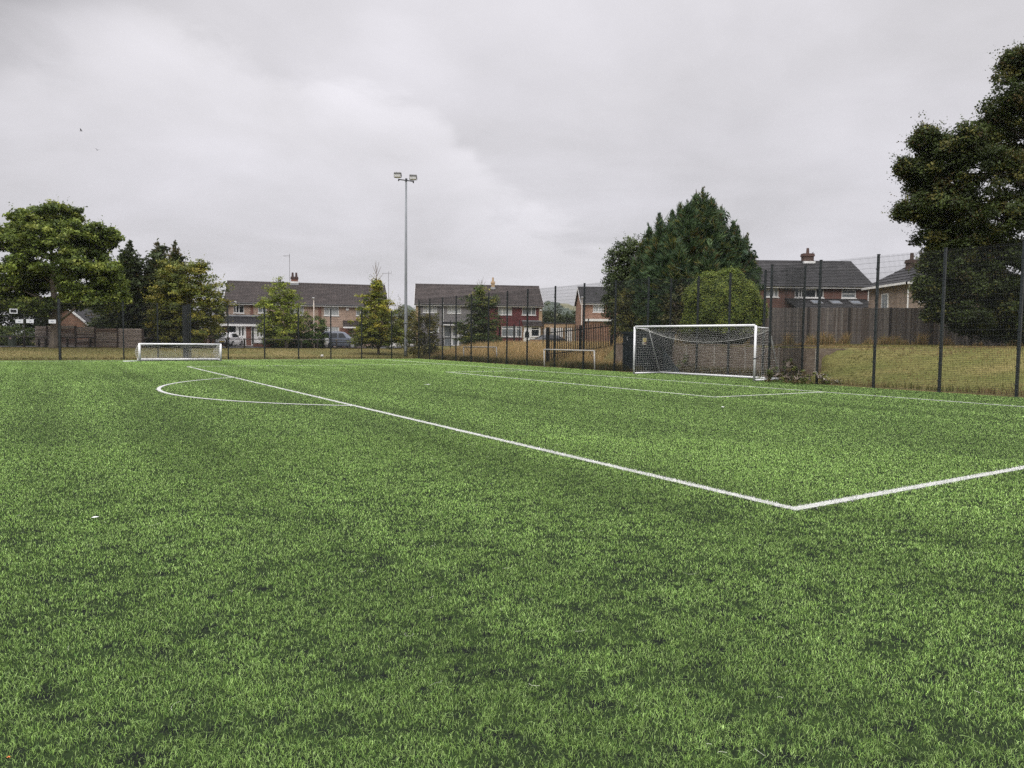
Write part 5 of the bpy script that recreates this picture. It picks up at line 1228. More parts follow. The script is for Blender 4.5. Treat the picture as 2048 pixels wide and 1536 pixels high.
# ------------------------------------------------------------------ trees and shrubs
leaf_m = tint_mat('leaf', .55, .22, .16)
bark = mat('grey_brown_bark', (.165, .138, .112), .95, .3, 3, c2=(.08, .066, .054), bump=.6, stretch=(3, 3, .6))
bark_d = mat('dark_bark', (.045, .036, .030), .95, .3, 3, bump=.5, stretch=(3, 3, .6))
def unit(v): return v/np.maximum(np.linalg.norm(v, axis=-1, keepdims=True), 1e-9)
def sph(n): return unit(RNG.normal(size=(n, 3)))
def leaves(P, nrm, size, col, asp=.62, fold=.12):
    """one diamond leaf per point"""
    n = len(P); t = unit(np.cross(nrm, RNG.normal(size=(n, 3)))); b = np.cross(nrm, t); s = size[:, None]
    V = np.stack([P-t*s*.5, P+b*s*asp*.5+nrm*s*fold, P+t*s*.5, P-b*s*asp*.5+nrm*s*fold], 1).reshape(-1, 3)
    return V, np.arange(n*4).reshape(-1, 4), np.repeat(col, 4, 0)
def clumps(blobs, dens, K, rc, leaf, cols, wts, squash=.65, shell=.45, up=.55, lump=.22, jit=.16, hang=0., stray=1.):
    """blobs: (centre, radii).  Twig clumps fill the outer part of every blob; K leaves round each"""
    Ps, Ns, Ss, Cs, tips = [], [], [], [], []
    for c, r in blobs:
        c = np.asarray(c); r = np.asarray(r); n = max(6, int(1.35*dens*(r[0]*r[2]+r[0]*r[1]+r[1]*r[2])*1.33))
        d = sph(n); rad = shell+(1-shell)*RNG.random(n)**.6
        lum = 1+lump*np.sin(d[:, 0]*5+c[0])*np.sin(d[:, 1]*4+c[2])+lump*.7*np.sin(d[:, 2]*7+c[1])
        q = c+d*r*(rad*lum)[:, None]; ci = RNG.choice(len(cols), n, p=wts); cc = np.array(cols)[ci]*np.clip(RNG.normal(1, jit, (n, 1)), .5, 1.6)
        kk = np.maximum(4, RNG.poisson(K*1.35, n)); idx = np.repeat(np.arange(n), kk); m = len(idx)
        off = sph(m)*(RNG.random((m, 1))**.45)*rc*np.array([1, 1, squash])*(.6+.8*RNG.random(n))[idx][:, None]
        off[:, 2] -= hang*np.abs(off[:, 0]+off[:, 1])
        Ps.append(q[idx]+off); Ns.append(unit(d[idx]*.45+np.array([0, 0, up])+RNG.normal(size=(m, 3))*.48))
        Ss.append(leaf*1.18*RNG.uniform(.65, 1.35, m)); Cs.append(cc[idx]*np.clip(RNG.normal(1, .14, (m, 1)), .5, 1.5)); tips.append((c, q))
        # stray twigs that break the outline
        nt_ = int(n*.30*stray)
        if nt_:
            j = RNG.choice(n, nt_); td = unit(d[j]+np.array([0, 0, .45])+RNG.normal(size=(nt_, 3))*.4); tl = rc*RNG.uniform(.9, 2.8, nt_); kq = 9
            tt = np.linspace(0, 1, kq)[None, :, None]; tp = (q[j][:, None]+td[:, None]*tl[:, None, None]*tt+RNG.normal(size=(nt_, kq, 3))*rc*.10).reshape(-1, 3)
            Ps.append(tp); Ns.append(unit(RNG.normal(size=tp.shape)+np.array([0, 0, .6]))); Ss.append(leaf*RNG.uniform(.6, 1.1, len(tp))); Cs.append(np.repeat(cc[j], kq, 0)*np.clip(RNG.normal(1.05, .14, (len(tp), 1)), .5, 1.5))
    return np.concatenate(Ps), np.concatenate(Ns), np.concatenate(Ss), np.concatenate(Cs), tips
def crown_obj(root, parts, name='crown', m=None):
    V = np.concatenate([p[0] for p in parts]); n = 0; F = []
    for p in parts: F.append(p[1]+n); n += len(p[0])
    return np_mesh(name, V-np.array(root.location), np.concatenate(F), np.concatenate([p[2] for p in parts]), m or leaf_m, root)
def split(B, n, s=.42, fz=.6, a=.30, b=.88):
    """break big lobes into smaller layered ones"""
    out = []
    for c, r in B:
        r = np.asarray(r)
        for k in range(n):
            out.append((c+sph(1)[0]*r*RNG.uniform(a, b), r*np.array([s, s, s*fz])*RNG.uniform(.75, 1.25)))
    return out
def blobs_px(Y, L):
    """(px, py, rx, ry[, dY[, depth factor]]) -> world blobs"""
    out = []
    for b in L:
        px_, py_, rx, ry = b[:4]; dY = b[4] if len(b) > 4 else 0; df = b[5] if len(b) > 5 else 1.
        y = Y+dY; k = y/FPX; out.append((at(px_, py_, y), (rx*k, rx*k*df, ry*k)))
    return out
def wood(root, base, trunk, limbs, m, twigs=None, ntw=5):
    """trunk: list of (point, radius); limbs: targets"""
    o = np.array(root.location); mb = MB(); mb.tube([np.array(p)-o for p, r in trunk], [r for p, r in trunk], 10)
    tp = [np.array(p) for p, r in trunk]; tr = [r for p, r in trunk]
    for tgt in limbs:
        tgt = np.asarray(tgt); zs = [p[2] for p in tp]; j = 0
        best = None
        for i in range(1, len(tp)):
            s = np.linalg.norm(tgt-tp[i])+max(0, tp[i][2]-tgt[2]+.6)*2
            if best is None or s < best[0]: best = (s, i)
        a = tp[best[1]]; r = tr[best[1]]*.38; mid = a*.5+tgt*.5+np.array([0, 0, .12*np.linalg.norm(tgt-a)])+RNG.normal(size=3)*.12
        mb.tube([a-o, mid-o, tgt-o], [r, r*.62, r*.25], 6)
    if twigs:
        for c, q in twigs:
            for k in RNG.choice(len(q), min(ntw, len(q)), replace=False):
                mb.tube([c-o, (c*.45+q[k]*.55)+np.array([0, 0, .1])-o, q[k]-o], [.035, .022, .008], 4, False)
    return obj('trunk', mb, m, root, True)
def tree(name, label, Y, px_base, trunk_px, blobs, r0, dens, K, rc, leaf, cols, wts, cat='tree', barkm=None, group=None, ntw=5, extra=None, sp=None, **kw):
    base = on_ground(px_base, Y); root = thing(name, label, cat, base, 0, group)
    B0 = blobs_px(Y, blobs); B = split(B0, *sp) if sp else B0; P, N_, S_, C_, tips = clumps(B, dens, K, rc, leaf, cols, wts, **kw)
    gz_ = base[2]+.05; ok = P[:, 2] > gz_
    crown_obj(root, [leaves(P[ok], N_[ok], S_[ok], C_[ok])]+(extra or []))
    n = len(trunk_px); tr = [(base-np.array([0, 0, .2]), r0*1.35), (base+np.array([0, 0, .5]), r0*1.05)]+[(at(x, y, Y), r0*(.95-.75*(i+1)/n)) for i, (x, y) in enumerate(trunk_px)]
    wood(root, base, tr, [b[0] for b in B0], barkm or bark, tips, ntw)
    return root
# sycamore
syc = [(62, 446, 46, 34), (118, 428, 40, 26, 1), (18, 480, 48, 40), (150, 468, 48, 34, -1), (186, 497, 38, 34), (100, 490, 64, 42, -1.5), (40, 530, 62, 40, -1), (158, 536, 60, 36, -2), (205, 546, 38, 28, -1),
       (222, 572, 28, 26), (95, 560, 66, 36, 1.5), (160, 588, 50, 26, -2), (205, 602, 36, 22, -1), (30, 588, 48, 36, 1), (-40, 500, 50, 60), (-45, 580, 50, 50), (70, 610, 36, 18, -1), (235, 585, 16, 30, -1), (120, 606, 40, 12, 1), (218, 478, 20, 16)]
tree('sycamore_tree', 'big spreading sycamore at the left with a stout grey trunk', 60, 111, [(111, 650), (110, 610), (106, 570), (104, 520), (100, 470)], syc, .40, 3.4, 40, .52, .20,
     [(.110, .150, .028), (.155, .200, .034), (.066, .096, .022), (.22, .25, .05)], [.38, .30, .20, .12], ntw=2, squash=.55, shell=.25, sp=(18, .31, .72, .25, 1.0), stray=1.6)
# sprays: feathery conifers
def sprays(axes, n, r_fn, tilt, length, leafw, cols, wts, K=12, curve=.3, inner=.35, fan=.5):
    """axes: list of (base, top, base radius, weight)"""
    wts_a = np.array([a[3] for a in axes], float); wts_a /= wts_a.sum(); Ps, Ds, Ls, Cs = [], [], [], []
    for (b, t, R, w_), wk in zip(axes, wts_a):
        m = int(n*wk); b = np.asarray(b); t = np.asarray(t); s = 1-np.sqrt(RNG.random(m)*.97); az = RNG.random(m)*2*math.pi
        rr = r_fn(s)*R*(1+.22*np.sin(az*3+s*9)+.15*np.sin(az*7+s*23)); k = inner+(1-inner)*RNG.random(m)**.5
        out = np.stack([np.cos(az), np.sin(az), 0*az], -1); ax = b+(t-b)*s[:, None]
        tip = ax+out*(rr*k)[:, None]; tip[:, 2] += (k-.5)*tilt*rr*.6
        d = unit(out+np.array([0, 0, 1])*(tilt*(.6+.8*RNG.random((m, 1)))+1.6*(s**3)[:, None])+RNG.normal(size=(m, 3))*.22)
        L_ = length*RNG.uniform(.6, 1.35, m)*(.55+.45*np.minimum(1, rr/ max(R*.4, .1)))
        ci = RNG.choice(len(cols), m, p=wts); ph = np.sin(az*4+s*14)[:, None]
        c = np.array(cols)[ci]*np.clip(RNG.normal(1, .16, (m, 1))+.10*ph, .45, 1.6)
        u_ = unit(np.cross(d, np.array([[0, 0, 1.]])+RNG.normal(size=(m, 3))*.25)); v_ = np.cross(d, u_)
        for q in range(K):
            f = (q+.5)/K; side = (1 if q % 2 else -1); a = fan*side*(1-.5*f)*(.6+.8*RNG.random((m, 1)))
            p = tip-d*(L_*(1-f)*.85)[:, None]+np.array([0, 0, -1])*(curve*L_*(f-.25)**2)[:, None]
            dd = unit(d*np.cos(a)+u_*np.sin(a)+v_*RNG.normal(size=(m, 1))*.30+np.array([0, 0, -.25*curve]))
            Ps.append(p); Ds.append(dd); Ls.append(L_*(.44-.20*f)*RNG.uniform(.7, 1.3, m)); Cs.append(c*np.clip(.88+.22*f+RNG.normal(size=(m, 1))*.08, .4, 1.5))
    P = np.concatenate(Ps); D = np.concatenate(Ds); L_ = np.concatenate(Ls)[:, None]; C = np.concatenate(Cs); n_ = len(P)
    s_ = unit(np.cross(D, RNG.normal(size=(n_, 3)))); w_ = leafw*RNG.uniform(.6, 1.4, (n_, 1))
    V = np.stack([P, P+D*L_*.45+s_*w_*.5, P+D*L_, P+D*L_*.45-s_*w_*.5], 1).reshape(-1, 3)
    return V, np.arange(n_*4).reshape(-1, 4), np.repeat(C, 4, 0)
def cone_axis(Y, px_top, py_top, px_b, py_b, rpx, w_, dY=0):
    y = Y+dY; return (at(px_b, py_b, y), at(px_top, py_top, y), rpx*y/FPX, w_)
def conifer(name, label, Y, px_base, axes, n, r_fn, tilt, length, leafw, cols, wts, r0=.2, extra=(), **kw):
    base = on_ground(px_base, Y); root = thing(name, label, 'tree', base)
    V, F, C = sprays(axes, n, r_fn, tilt, length, leafw, cols, wts, **kw); ok = V.reshape(-1, 4, 3)[:, :, 2].min(1) > base[2]+.02
    V = V.reshape(-1, 4, 3)[ok].reshape(-1, 3); C = C.reshape(-1, 4, 3)[ok].reshape(-1, 3); F = np.arange(len(V)).reshape(-1, 4)
    crown_obj(root, [(V, F, C)]+list(extra))
    o = base; mb = MB()
    for (b, t, R, w_) in axes:
        mb.tube([base-np.array([0, 0, .2])-o, base*.5+b*.5-o if b[2] > base[2]+.5 else base+np.array([0, 0, .6])-o, b*.4+t*.6-o, b*.06+t*.94-o], [r0, r0*.9, r0*.4, .015], 8)
    obj('trunk', mb, bark_d, root, True); return root
# big cypress behind the goal
cyp_c = [(.055, .092, .040), (.092, .140, .058), (.028, .050, .028), (.125, .128, .034), (.115, .086, .030)]
cyp_w = [.38, .24, .22, .11, .05]
Yc_ = 50
ax = [cone_axis(Yc_, 1407, 370, 1400, 690, 112, 4.2), cone_axis(Yc_, 1376, 384, 1372, 640, 70, 1.6, -1.5), cone_axis(Yc_, 1322, 436, 1318, 690, 76, 1.9, -1), cone_axis(Yc_, 1300, 452, 1288, 700, 58, 1.3, 1),
      cone_axis(Yc_, 1470, 428, 1440, 640, 52, 1.2, 1), cone_axis(Yc_, 1505, 482, 1452, 660, 44, 1.0), cone_axis(Yc_, 1500, 528, 1462, 670, 48, .9, -1), cone_axis(Yc_, 1360, 468, 1358, 600, 30, .5, -4), cone_axis(Yc_, 1432, 404, 1420, 600, 60, 1., 0),
      cone_axis(Yc_, 1345, 430, 1345, 680, 70, 1.5, -2.5), cone_axis(Yc_, 1420, 470, 1415, 700, 70, 1.4, -3.5)]
for (xt, yt, xb, yb, rr) in ((1392, 372, 1396, 470, 22), (1424, 386, 1414, 480, 24), (1446, 402, 1424, 500, 26), (1478, 446, 1448, 530, 24), (1496, 462, 1456, 550, 24), (1512, 500, 1464, 580, 24), (1520, 528, 1470, 600, 24), (1516, 556, 1470, 630, 26),
                             (1344, 414, 1352, 510, 24), (1318, 420, 1330, 520, 24), (1296, 444, 1312, 540, 24), (1282, 470, 1300, 570, 24), (1360, 398, 1364, 490, 22), (1268, 505, 1290, 600, 24)):
    ax.append(cone_axis(Yc_, xt, yt, xb, yb, rr, .42, random.uniform(-1.5, 1.5)))
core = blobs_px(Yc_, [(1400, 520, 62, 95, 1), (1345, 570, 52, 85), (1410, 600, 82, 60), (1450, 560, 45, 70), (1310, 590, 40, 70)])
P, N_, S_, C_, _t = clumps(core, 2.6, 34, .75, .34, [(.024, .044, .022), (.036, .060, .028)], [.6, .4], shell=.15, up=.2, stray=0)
conifer('cypress_tree', 'huge feathery dark green cypress behind the big goal', Yc_, 1390, ax, 17000, lambda s: (1-s)**.86*(.62+.38*np.minimum(1, s*6+.35))*1.08, .55, 1.5, .055, cyp_c, cyp_w, .30, [leaves(P, N_, S_, C_)], K=18, curve=.40, inner=.5, fan=.42)
# three lawson cypresses on the left
law_c = [(.062, .084, .030), (.098, .112, .038), (.036, .048, .022), (.125, .105, .042)]
for i, (pt, yt, pb, rr, wt, lb, dY) in enumerate(((260, 476, 262, 62, [.42, .24, .28, .06], 'tall dark cypress nearest the sycamore', 0), (316, 474, 316, 50, [.40, .30, .15, .15], 'middle one of the three tall cypresses left of the brick houses', 1.2), (350, 476, 352, 44, [.2, .26, .12, .42], 'brown tinged cypress at the right of the three left of the brick houses', -.8))):
    Yk = 70+dY; axs = [cone_axis(Yk, pt, yt, pb, 706, rr, 3), cone_axis(Yk, pt+13, yt+8 if i == 1 else yt+42, pb+8, 690, rr*.55, .6), cone_axis(Yk, pt-18, yt+52, pb-12, 690, rr*.7, .8)]
    P, N_, S_, C_, _t = clumps(blobs_px(Yk, [(pb, 600, rr*.55, 85), (pb, 660, rr*.75, 40), (pb, 540, rr*.35, 50)]), 2.0, 26, .7, .30, [law_c[2], law_c[0]], [.6, .4], shell=.1, up=.2, stray=0)
    conifer('cypress_tree', lb, Yk, pb, axs, 4200, lambda s: 1.32*(1-s)**.82*(.75+.25*np.minimum(1, s*5)), .2, .95, .10, law_c, wt, .2, [leaves(P, N_, S_, C_)], K=11, curve=.5, inner=.5, fan=.7)['group'] = 'three tall cypresses left of the brick houses'
# yellowing field maple in front of them
olive_c = [(.180, .180, .030), (.130, .155, .030), (.25, .22, .038), (.080, .105, .026)]
tree('maple_tree', 'yellow olive field maple in front of the three cypresses', 67, 375, [(376, 640), (374, 600), (368, 550)],
     [(365, 560, 42, 42), (345, 540, 26, 22), (392, 545, 30, 28), (330, 590, 32, 36), (378, 610, 52, 40), (415, 590, 34, 34), (345, 640, 42, 34), (395, 655, 44, 30), (424, 620, 24, 36), (395, 548, 10, 24), (403, 530, 7, 12), (350, 672, 34, 14)], .13, 4.2, 26, .55, .17, olive_c, [.38, .30, .12, .20], squash=.45, lump=.3)
tree('shrub', 'dark mixed shrub between the yellow maple and the brick house pair', 73, 430, [(430, 670), (430, 640)], [(428, 640, 20, 40), (440, 615, 14, 26), (415, 655, 26, 26), (436, 590, 7, 16), (440, 668, 12, 18)], .06, 4, 22, .5, .16, [(.070, .085, .030), (.10, .11, .035), (.045, .055, .022)], [.4, .25, .35], cat='shrub')
# pale green birch and its hedge
tree('birch_tree', 'bright yellow green birch in front of the brown brick house pair', 73.5, 574, [(575, 660), (572, 620), (566, 585)],
     [(560, 585, 24, 24), (580, 590, 18, 20), (545, 612, 24, 22), (527, 606, 16, 13), (572, 622, 28, 26), (555, 645, 34, 22), (592, 640, 20, 24), (565, 668, 38, 20), (540, 632, 20, 16), (563, 566, 10, 10), (534, 660, 14, 14), (549, 655, 22, 18)], .12, 5, 24, .45, .15,
     [(.220, .260, .038), (.175, .220, .035), (.29, .31, .055), (.105, .140, .026)], [.38, .32, .16, .14], squash=.5, lump=.3)
hedge_c = [(.075, .125, .028), (.110, .165, .034), (.045, .076, .020)]
tree('hedge', 'rounded dark green hedge beside the pale green birch', 75.5, 600, [(600, 680)], [(612, 655, 26, 26), (632, 660, 22, 30), (594, 668, 26, 24), (566, 680, 30, 15), (642, 672, 10, 22), (615, 680, 32, 14), (545, 684, 22, 11)], .06, 6, 34, .32, .12, hedge_c, [.45, .25, .30], cat='hedge', shell=.6, lump=.08, ntw=2)
# conical hornbeams
def cone_blobs(cx, top, bot, w_, n=9):
    L = []
    for i in range(n):
        f = i/(n-1); y = top+(bot-top)*f; r = w_*(.16+.84*f**.75)*(1 if f < .85 else .9); L.append((cx+random.uniform(-.12, .12)*r, y, r*.62, (bot-top)/n*.85)); L.append((cx-r*.42, y+4, r*.5, (bot-top)/n*.8, .5)); L.append((cx+r*.42, y+2, r*.5, (bot-top)/n*.8, -.5))
    return L
def whips(Y, L, r=.016):
    A, B = [], []
    for (x0, y0, x1, y1) in L: A.append(at(x0, y0, Y)); B.append(at(x1, y1, Y))
    return A, B
t = tree('hornbeam_tree', 'yellow green conical hornbeam left of the floodlight mast', 67.5, 757, [(757, 660), (756, 620), (754, 570), (752, 535)], cone_blobs(755, 566, 682, 42)+[(753, 563, 9, 16), (728, 598, 12, 14), (790, 650, 22, 28, 1), (800, 672, 24, 20), (722, 660, 22, 26, -1), (718, 682, 18, 12), (738, 625, 18, 20), (745, 670, 40, 16), (780, 676, 26, 14), (733, 645, 24, 20, -1), (775, 620, 20, 22, -1)],
     .10, 5, 24, .42, .15, [(.230, .235, .034), (.170, .195, .033), (.30, .26, .04), (.075, .105, .024)], [.36, .30, .14, .20], squash=.42, lump=.32)
o_ = np.array(t.location); mb = MB()
for (x0, y0, x1, y1) in ((753, 560, 752, 521), (753, 545, 758, 524), (752, 548, 745, 530), (752, 560, 740, 548), (755, 562, 766, 548), (752, 540, 750, 524), (754, 552, 762, 533), (752, 572, 736, 556), (757, 575, 772, 565)): mb.tube([at(x0, y0, 67.5)-o_, at(x1, y1, 67.5)-o_], [.035, .012], 4)
obj('bare_twigs', mb, bark, t); mb = MB()
for (x0, y0, x1, y1) in ((786, 644, 796, 604), (786, 644, 790, 610), (786, 644, 806, 618)): mb.tube([at(x0, y0, 67.5)-o_, at(x1, y1, 67.5)-o_], [.035, .012], 4)
obj('bare_twigs', mb, bark, t)
t = tree('hornbeam_tree', 'dark green conical hornbeam in front of the grey and red house pair', 69, 960, [(960, 660), (960, 620), (961, 580)], cone_blobs(960, 586, 678, 44)+[(962, 577, 12, 10), (955, 600, 26, 14), (985, 605, 18, 14), (925, 655, 16, 18), (996, 640, 10, 20), (975, 680, 34, 10), (935, 682, 24, 9)],
     .10, 5.2, 24, .42, .15, [(.075, .108, .030), (.052, .080, .024), (.13, .150, .034), (.17, .17, .035)], [.40, .34, .18, .08], squash=.42, lump=.25)
o_ = np.array(t.location); mb = MB()
for (x0, y0, x1, y1) in ((962, 575, 967, 553), (962, 575, 957, 558), (961, 574, 963, 560), (958, 578, 953, 563), (965, 578, 971, 562)): mb.tube([at(x0, y0, 69)-o_, at(x1, y1, 69)-o_], [.03, .01], 4)
obj('bare_twig', mb, bark, t)
# shrubs round the corner of the fence
tree('shrub', 'yellow brown flowering shrub behind the corner of the fence right of the floodlight mast', 65.2, 848, [(850, 690), (848, 660)], [(845, 655, 24, 26), (862, 640, 16, 14), (832, 670, 18, 24), (868, 668, 14, 26), (850, 690, 32, 22), (830, 700, 14, 12), (866, 700, 18, 12), (838, 640, 14, 12)], .05, 6.5, 22, .36, .13, [(.145, .130, .030), (.10, .105, .026), (.20, .165, .065), (.060, .065, .020)], [.36, .28, .14, .22], cat='shrub', lump=.3)
tree('shrub', 'ochre bush between the conical hornbeam and the floodlight mast', 78, 808, [(806, 660)], [(802, 640, 18, 26), (818, 648, 16, 30), (795, 660, 16, 24), (824, 632, 8, 16), (812, 675, 22, 18)], .06, 5, 22, .5, .16, [(.14, .13, .035), (.10, .105, .03), (.07, .08, .025)], [.4, .35, .25], cat='shrub')
# shrubs left of the big cypress
tree('shrub_tree', 'dark green shrubby tree against the left side of the big cypress', 51.5, 1242, [(1245, 640), (1242, 580), (1238, 540)], [(1250, 500, 22, 20), (1235, 525, 26, 26), (1262, 530, 26, 34), (1228, 560, 22, 26), (1250, 575, 34, 34), (1222, 600, 16, 22), (1230, 630, 18, 24), (1262, 620, 28, 34), (1280, 560, 30, 50, 1), (1215, 628, 8, 14), (1270, 485, 18, 14), (1255, 545, 40, 40, 1), (1245, 600, 36, 40, 1)], .10, 8, 28, .40, .13, [(.060, .085, .030), (.085, .112, .036), (.038, .054, .022)], [.42, .26, .32], lump=.3)
tree('shrub', 'olive yellow shrub below the big cypress behind the dark store', 48.5, 1240, [(1240, 640)], [(1244, 600, 20, 22), (1252, 625, 20, 24), (1236, 622, 14, 22), (1258, 595, 12, 16), (1246, 650, 24, 20)], .06, 7, 24, .34, .12, [(.115, .105, .024), (.085, .088, .022), (.055, .062, .02)], [.38, .34, .28], cat='shrub')
tree('shrub', 'brownish open shrub between the big cypress and the dome shaped bush', 45, 1352, [(1352, 640)], [(1350, 612, 20, 26), (1366, 590, 14, 20), (1342, 640, 20, 22), (1362, 640, 18, 24), (1375, 612, 14, 24), (1352, 664, 30, 14), (1385, 668, 26, 14)], .06, 7, 18, .36, .12, [(.085, .080, .026), (.055, .062, .022), (.12, .095, .035)], [.4, .4, .2], cat='shrub', lump=.3)
# clipped dome bush
Yd_ = 40.8; base = on_ground(1446, Yd_); t = thing('dome_bush', 'dense dome shaped green bush behind the big goal', 'bush', base)
c = at(1446, 628, Yd_); k = Yd_/FPX; n = 5200; d = sph(n*2); d = d[d[:, 2] > -.42][:n]; n = len(d)
R = np.array([76*k, 66*k, 82*k]); lum = 1+.09*np.sin(d[:, 0]*9)*np.sin(d[:, 2]*8+1)+.03*np.sin(d[:, 1]*17+d[:, 0]*13)
q = c+d*R*(lum*(.93+.09*RNG.random(n)))[:, None]; K = 17; idx = np.repeat(np.arange(n), K); m_ = len(idx)
P = q[idx]+RNG.normal(size=(m_, 3))*.085; N_ = unit(d[idx]*.8+np.array([0, 0, .45])+RNG.normal(size=(m_, 3))*.45)
cc = np.array([(.165, .205, .034), (.112, .155, .028), (.235, .265, .045), (.058, .085, .020)])[RNG.choice(4, n, p=[.36, .32, .14, .18])]
lv = leaves(P, N_, .098*RNG.uniform(.7, 1.3, m_), cc[idx]*np.clip(RNG.normal(1, .15, (m_, 1)), .5, 1.5), .5)
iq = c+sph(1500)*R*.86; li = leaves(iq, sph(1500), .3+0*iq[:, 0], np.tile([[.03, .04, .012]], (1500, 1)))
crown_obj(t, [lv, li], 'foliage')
mb = MB(); o_ = base
for a in range(6): mb.tube([np.array([0, 0, -.2]), np.array([math.cos(a)*.3, math.sin(a)*.3, .8]), (c-o_)+np.array([math.cos(a), math.sin(a), .3])*1.2], [.08, .06, .02], 6)
obj('stems', mb, bark_d, t)
# the big dark beech at the right
be = [(2068, 150, 62, 50), (2020, 205, 52, 44, -1), (1985, 250, 44, 36), (2060, 250, 75, 60, 1), (1930, 290, 48, 40, -1), (1880, 300, 34, 28), (1848, 278, 22, 18), (1990, 330, 66, 56, -1.5), (1890, 350, 52, 40), (1838, 345, 32, 24, 1), (1815, 335, 16, 12), (1925, 405, 62, 48, -1), (1845, 415, 36, 34), (1815, 425, 20, 12),
      (2030, 420, 70, 60, -2), (1880, 465, 44, 38), (1965, 490, 62, 46, -1), (2050, 520, 62, 52, -2), (1905, 525, 48, 40, -.5), (1865, 520, 26, 30), (1890, 585, 40, 34), (1950, 580, 56, 38, -1), (2020, 600, 62, 40, -1.5), (1855, 575, 18, 22), (1880, 625, 30, 18), (1940, 632, 44, 20, -1), (2010, 650, 50, 22), (2110, 300, 70, 160, 1), (2120, 520, 70, 120), (1965, 285, 30, 30), (2035, 118, 26, 22), (2000, 660, 60, 26), (2055, 640, 60, 50), (1960, 655, 50, 18), (1900, 400, 60, 60, 1), (2000, 480, 80, 70, 1.5), (1950, 560, 70, 60, 1.5), (1860, 380, 40, 40, 1), (2030, 330, 70, 80, 1.5)]
bc = [(.050, .070, .020), (.074, .098, .027), (.031, .042, .015), (.115, .110, .028), (.074, .056, .022)]
tree('beech_tree', 'huge dark beech overhanging the timber fence at the right', 36.5, 2085, [(2085, 560), (2080, 470), (2070, 380), (2062, 280), (2060, 190)], be, .34, 3.6, 36, .40, .115, bc, [.36, .24, .22, .12, .06], barkm=bark_d, ntw=2, squash=.75, lump=.3, shell=.15, sp=(26, .27, .9, .2, 1.02), stray=2.2)
# hedge and undergrowth at the left
tree('hedge', 'tall clipped hedge behind the utility cabinet', 66, 30, [(30, 690)], [(-20, 676, 30, 24), (12, 676, 26, 24), (38, 676, 26, 24), (58, 677, 14, 24), (25, 672, 40, 18)], .06, 6, 30, .35, .13, [(.080, .115, .026), (.130, .155, .032), (.050, .075, .020)], [.42, .25, .33], cat='hedge', shell=.55, lump=.06, ntw=2)
tree('shrub', 'dark laurel thicket behind the hedge at the far left', 68, 30, [(30, 660)], [(10, 620, 40, 34), (55, 630, 30, 26), (-20, 640, 40, 40), (78, 642, 26, 20), (35, 600, 40, 24), (92, 628, 20, 16), (70, 655, 16, 12)], .08, 4.2, 26, .6, .18, [(.036, .052, .018), (.055, .072, .022), (.024, .034, .014)], [.4, .25, .35], cat='shrub')
# tall dark hedge behind the garages
tree('hedge', 'tall soft dark hedge between the red tiled house and the orange house', 100, 1110, [(1110, 660)], [(1092, 640, 16, 28), (1112, 638, 20, 26), (1132, 645, 18, 22), (1148, 640, 14, 24), (1075, 650, 18, 20)], .1, 2.4, 30, .7, .22, [(.055, .072, .032), (.075, .092, .036), (.04, .052, .026)], [.4, .3, .3], cat='hedge', shell=.3)
# weeds
def weed(label, px_, Y, blobs, cols, wts, leaf=.07, grp='weeds round the fence recess'):
    return tree('weed_clump', label, Y, px_, [(px_, blobs[0][1]+8)], blobs, .012, 10, 16, .14, leaf, cols, wts, cat='weeds', group=grp, ntw=6, lump=.3, up=.4)
gw = [(.080, .105, .028), (.115, .130, .036), (.115, .090, .042), (.045, .060, .020)]
weed('green weed clump just right of the big goal post', 1540, 31.6, [(1540, 742, 14, 20), (1552, 752, 16, 14), (1532, 756, 10, 10)], gw, [.4, .3, .1, .2])
weed('tall brown dock and weeds in front of the recess wall', 1578, 31.2, [(1576, 735, 14, 18), (1588, 745, 16, 16), (1572, 755, 16, 12), (1598, 752, 14, 16)], gw, [.25, .2, .35, .2])
weed('weed clump at the foot of the fence left of the white flowers', 1606, 30.4, [(1606, 752, 12, 16), (1618, 760, 10, 10), (1594, 760, 12, 10)], gw, [.4, .3, .1, .2])
weed('small nettle clump behind the net stanchion of the big goal', 1322, 40.5, [(1322, 733, 12, 10), (1340, 732, 16, 10), (1308, 736, 8, 8)], gw, [.4, .3, .1, .2])
weed('nettle clump against the stained wall behind the goal', 1372, 39.2, [(1372, 728, 18, 14), (1390, 735, 14, 9), (1356, 738, 14, 8)], gw, [.4, .3, .15, .15])
t = weed('patch of small white flowers at the foot of the right hand fence', 1645, 30.2, [(1635, 756, 20, 12), (1655, 762, 18, 10), (1672, 766, 14, 7)], gw, [.45, .35, .05, .15])
P = np.array([at(1624+i*1.35+random.uniform(-4, 4), 743+i*.62+random.uniform(-7, 6), 30.0+random.uniform(-.3, .3)) for i in range(44)])
V, F, C = leaves(P, unit(np.array([[0, -.5, .8]])+RNG.normal(size=(44, 3))*.2), .028+.02*RNG.random(44), np.tile([[.72, .70, .60]], (44, 1)), .9)
np_mesh('flower_heads', V-np.array(t.location), F, C, leaf_m, t)
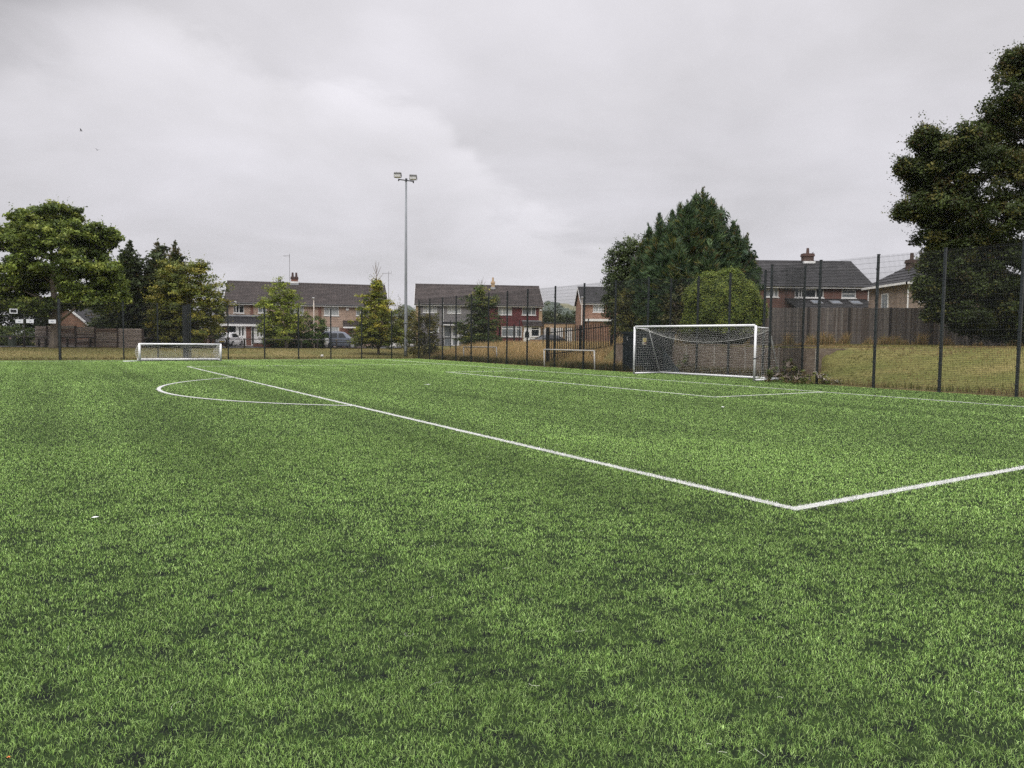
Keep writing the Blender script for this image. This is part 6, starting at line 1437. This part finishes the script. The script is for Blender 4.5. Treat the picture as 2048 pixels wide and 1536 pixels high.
# low scrub along the foot of the side fence
n_ = 9000; u = RNG.uniform(4.5, 33.2, n_); v = VS+RNG.random(n_)*.9; k = vnoise(u*.9, v*0, 91); kk = RNG.random(n_) < S((k-.3)/.4); u, v = u[kk], v[kk]; n_ = len(u)
tall_grass('fence_weeds', 'brown green weeds along the foot of the side fence', u, v, RNG.uniform(.12, .55, n_), RNG.uniform(.02, .05, n_), mixcol(n_, [(.075, .075, .026), (.13, .095, .045), (.05, .055, .02)], [.4, .3, .3]), .8)
n_ = 5000; u = RNG.uniform(-4.0, 4.3, n_); v = RNG.uniform(5.85, 6.18, n_)
tall_grass('recess_weeds', 'straw and weeds at the foot of the stained wall', u, v, RNG.uniform(.15, .6, n_), RNG.uniform(.02, .05, n_), mixcol(n_, [(.20, .16, .07), (.10, .10, .035), (.30, .23, .11)], [.4, .35, .25]), .8)

# ------------------------------------------------------------------ far hill
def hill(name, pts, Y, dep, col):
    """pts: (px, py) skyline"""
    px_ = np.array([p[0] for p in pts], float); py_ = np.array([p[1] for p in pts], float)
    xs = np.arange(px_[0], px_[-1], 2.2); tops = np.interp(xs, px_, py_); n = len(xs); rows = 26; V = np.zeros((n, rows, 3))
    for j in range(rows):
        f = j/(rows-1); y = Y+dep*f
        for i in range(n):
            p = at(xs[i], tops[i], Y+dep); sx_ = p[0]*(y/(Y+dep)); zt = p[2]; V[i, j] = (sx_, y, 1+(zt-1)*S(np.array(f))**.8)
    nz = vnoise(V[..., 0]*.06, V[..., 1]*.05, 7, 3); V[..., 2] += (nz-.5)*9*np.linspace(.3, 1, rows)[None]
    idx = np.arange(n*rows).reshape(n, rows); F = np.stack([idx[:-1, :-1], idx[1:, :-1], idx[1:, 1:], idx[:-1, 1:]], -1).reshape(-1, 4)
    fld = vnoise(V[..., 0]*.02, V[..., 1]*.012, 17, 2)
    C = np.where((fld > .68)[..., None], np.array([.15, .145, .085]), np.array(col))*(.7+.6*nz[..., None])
    return kind(np_mesh(name, V.reshape(-1, 3), F, C.reshape(-1, 3), tint_mat('hazed_woodland', .95, 0, .05), smooth=False), 'structure')
hill('hills', [(640, 660), (700, 640), (745, 632), (780, 628), (798, 620), (806, 612), (818, 613), (826, 619), (845, 622), (930, 618), (1000, 615), (1060, 612), (1086, 609), (1098, 604), (1110, 605), (1122, 610), (1138, 611), (1150, 614), (1200, 618), (1300, 630), (1400, 660)], 640, 260, (.060, .074, .056))  # greyed hill colour carries most of the distance haze
hz = bpy.data.materials.new('haze_air'); hz.use_nodes = True; nt = hz.node_tree; nt.nodes.clear()
out = nt.nodes.new('ShaderNodeOutputMaterial'); pv = nt.nodes.new('ShaderNodeVolumePrincipled')
pv.inputs['Color'].default_value = (.86, .89, .93, 1); pv.inputs['Density'].default_value = .0001; pv.inputs['Anisotropy'].default_value = .1
nt.links.new(pv.outputs[0], out.inputs['Volume'])
HAZE = True
if HAZE:
    kind(obj('haze', MB().box((-1000, -60, -2), (1000, 960, 58)), hz), 'stuff')['label'] = 'thin pale haze in the air softening the far hill'
scene.cycles.use_denoising = False; scene.cycles.use_adaptive_sampling = False
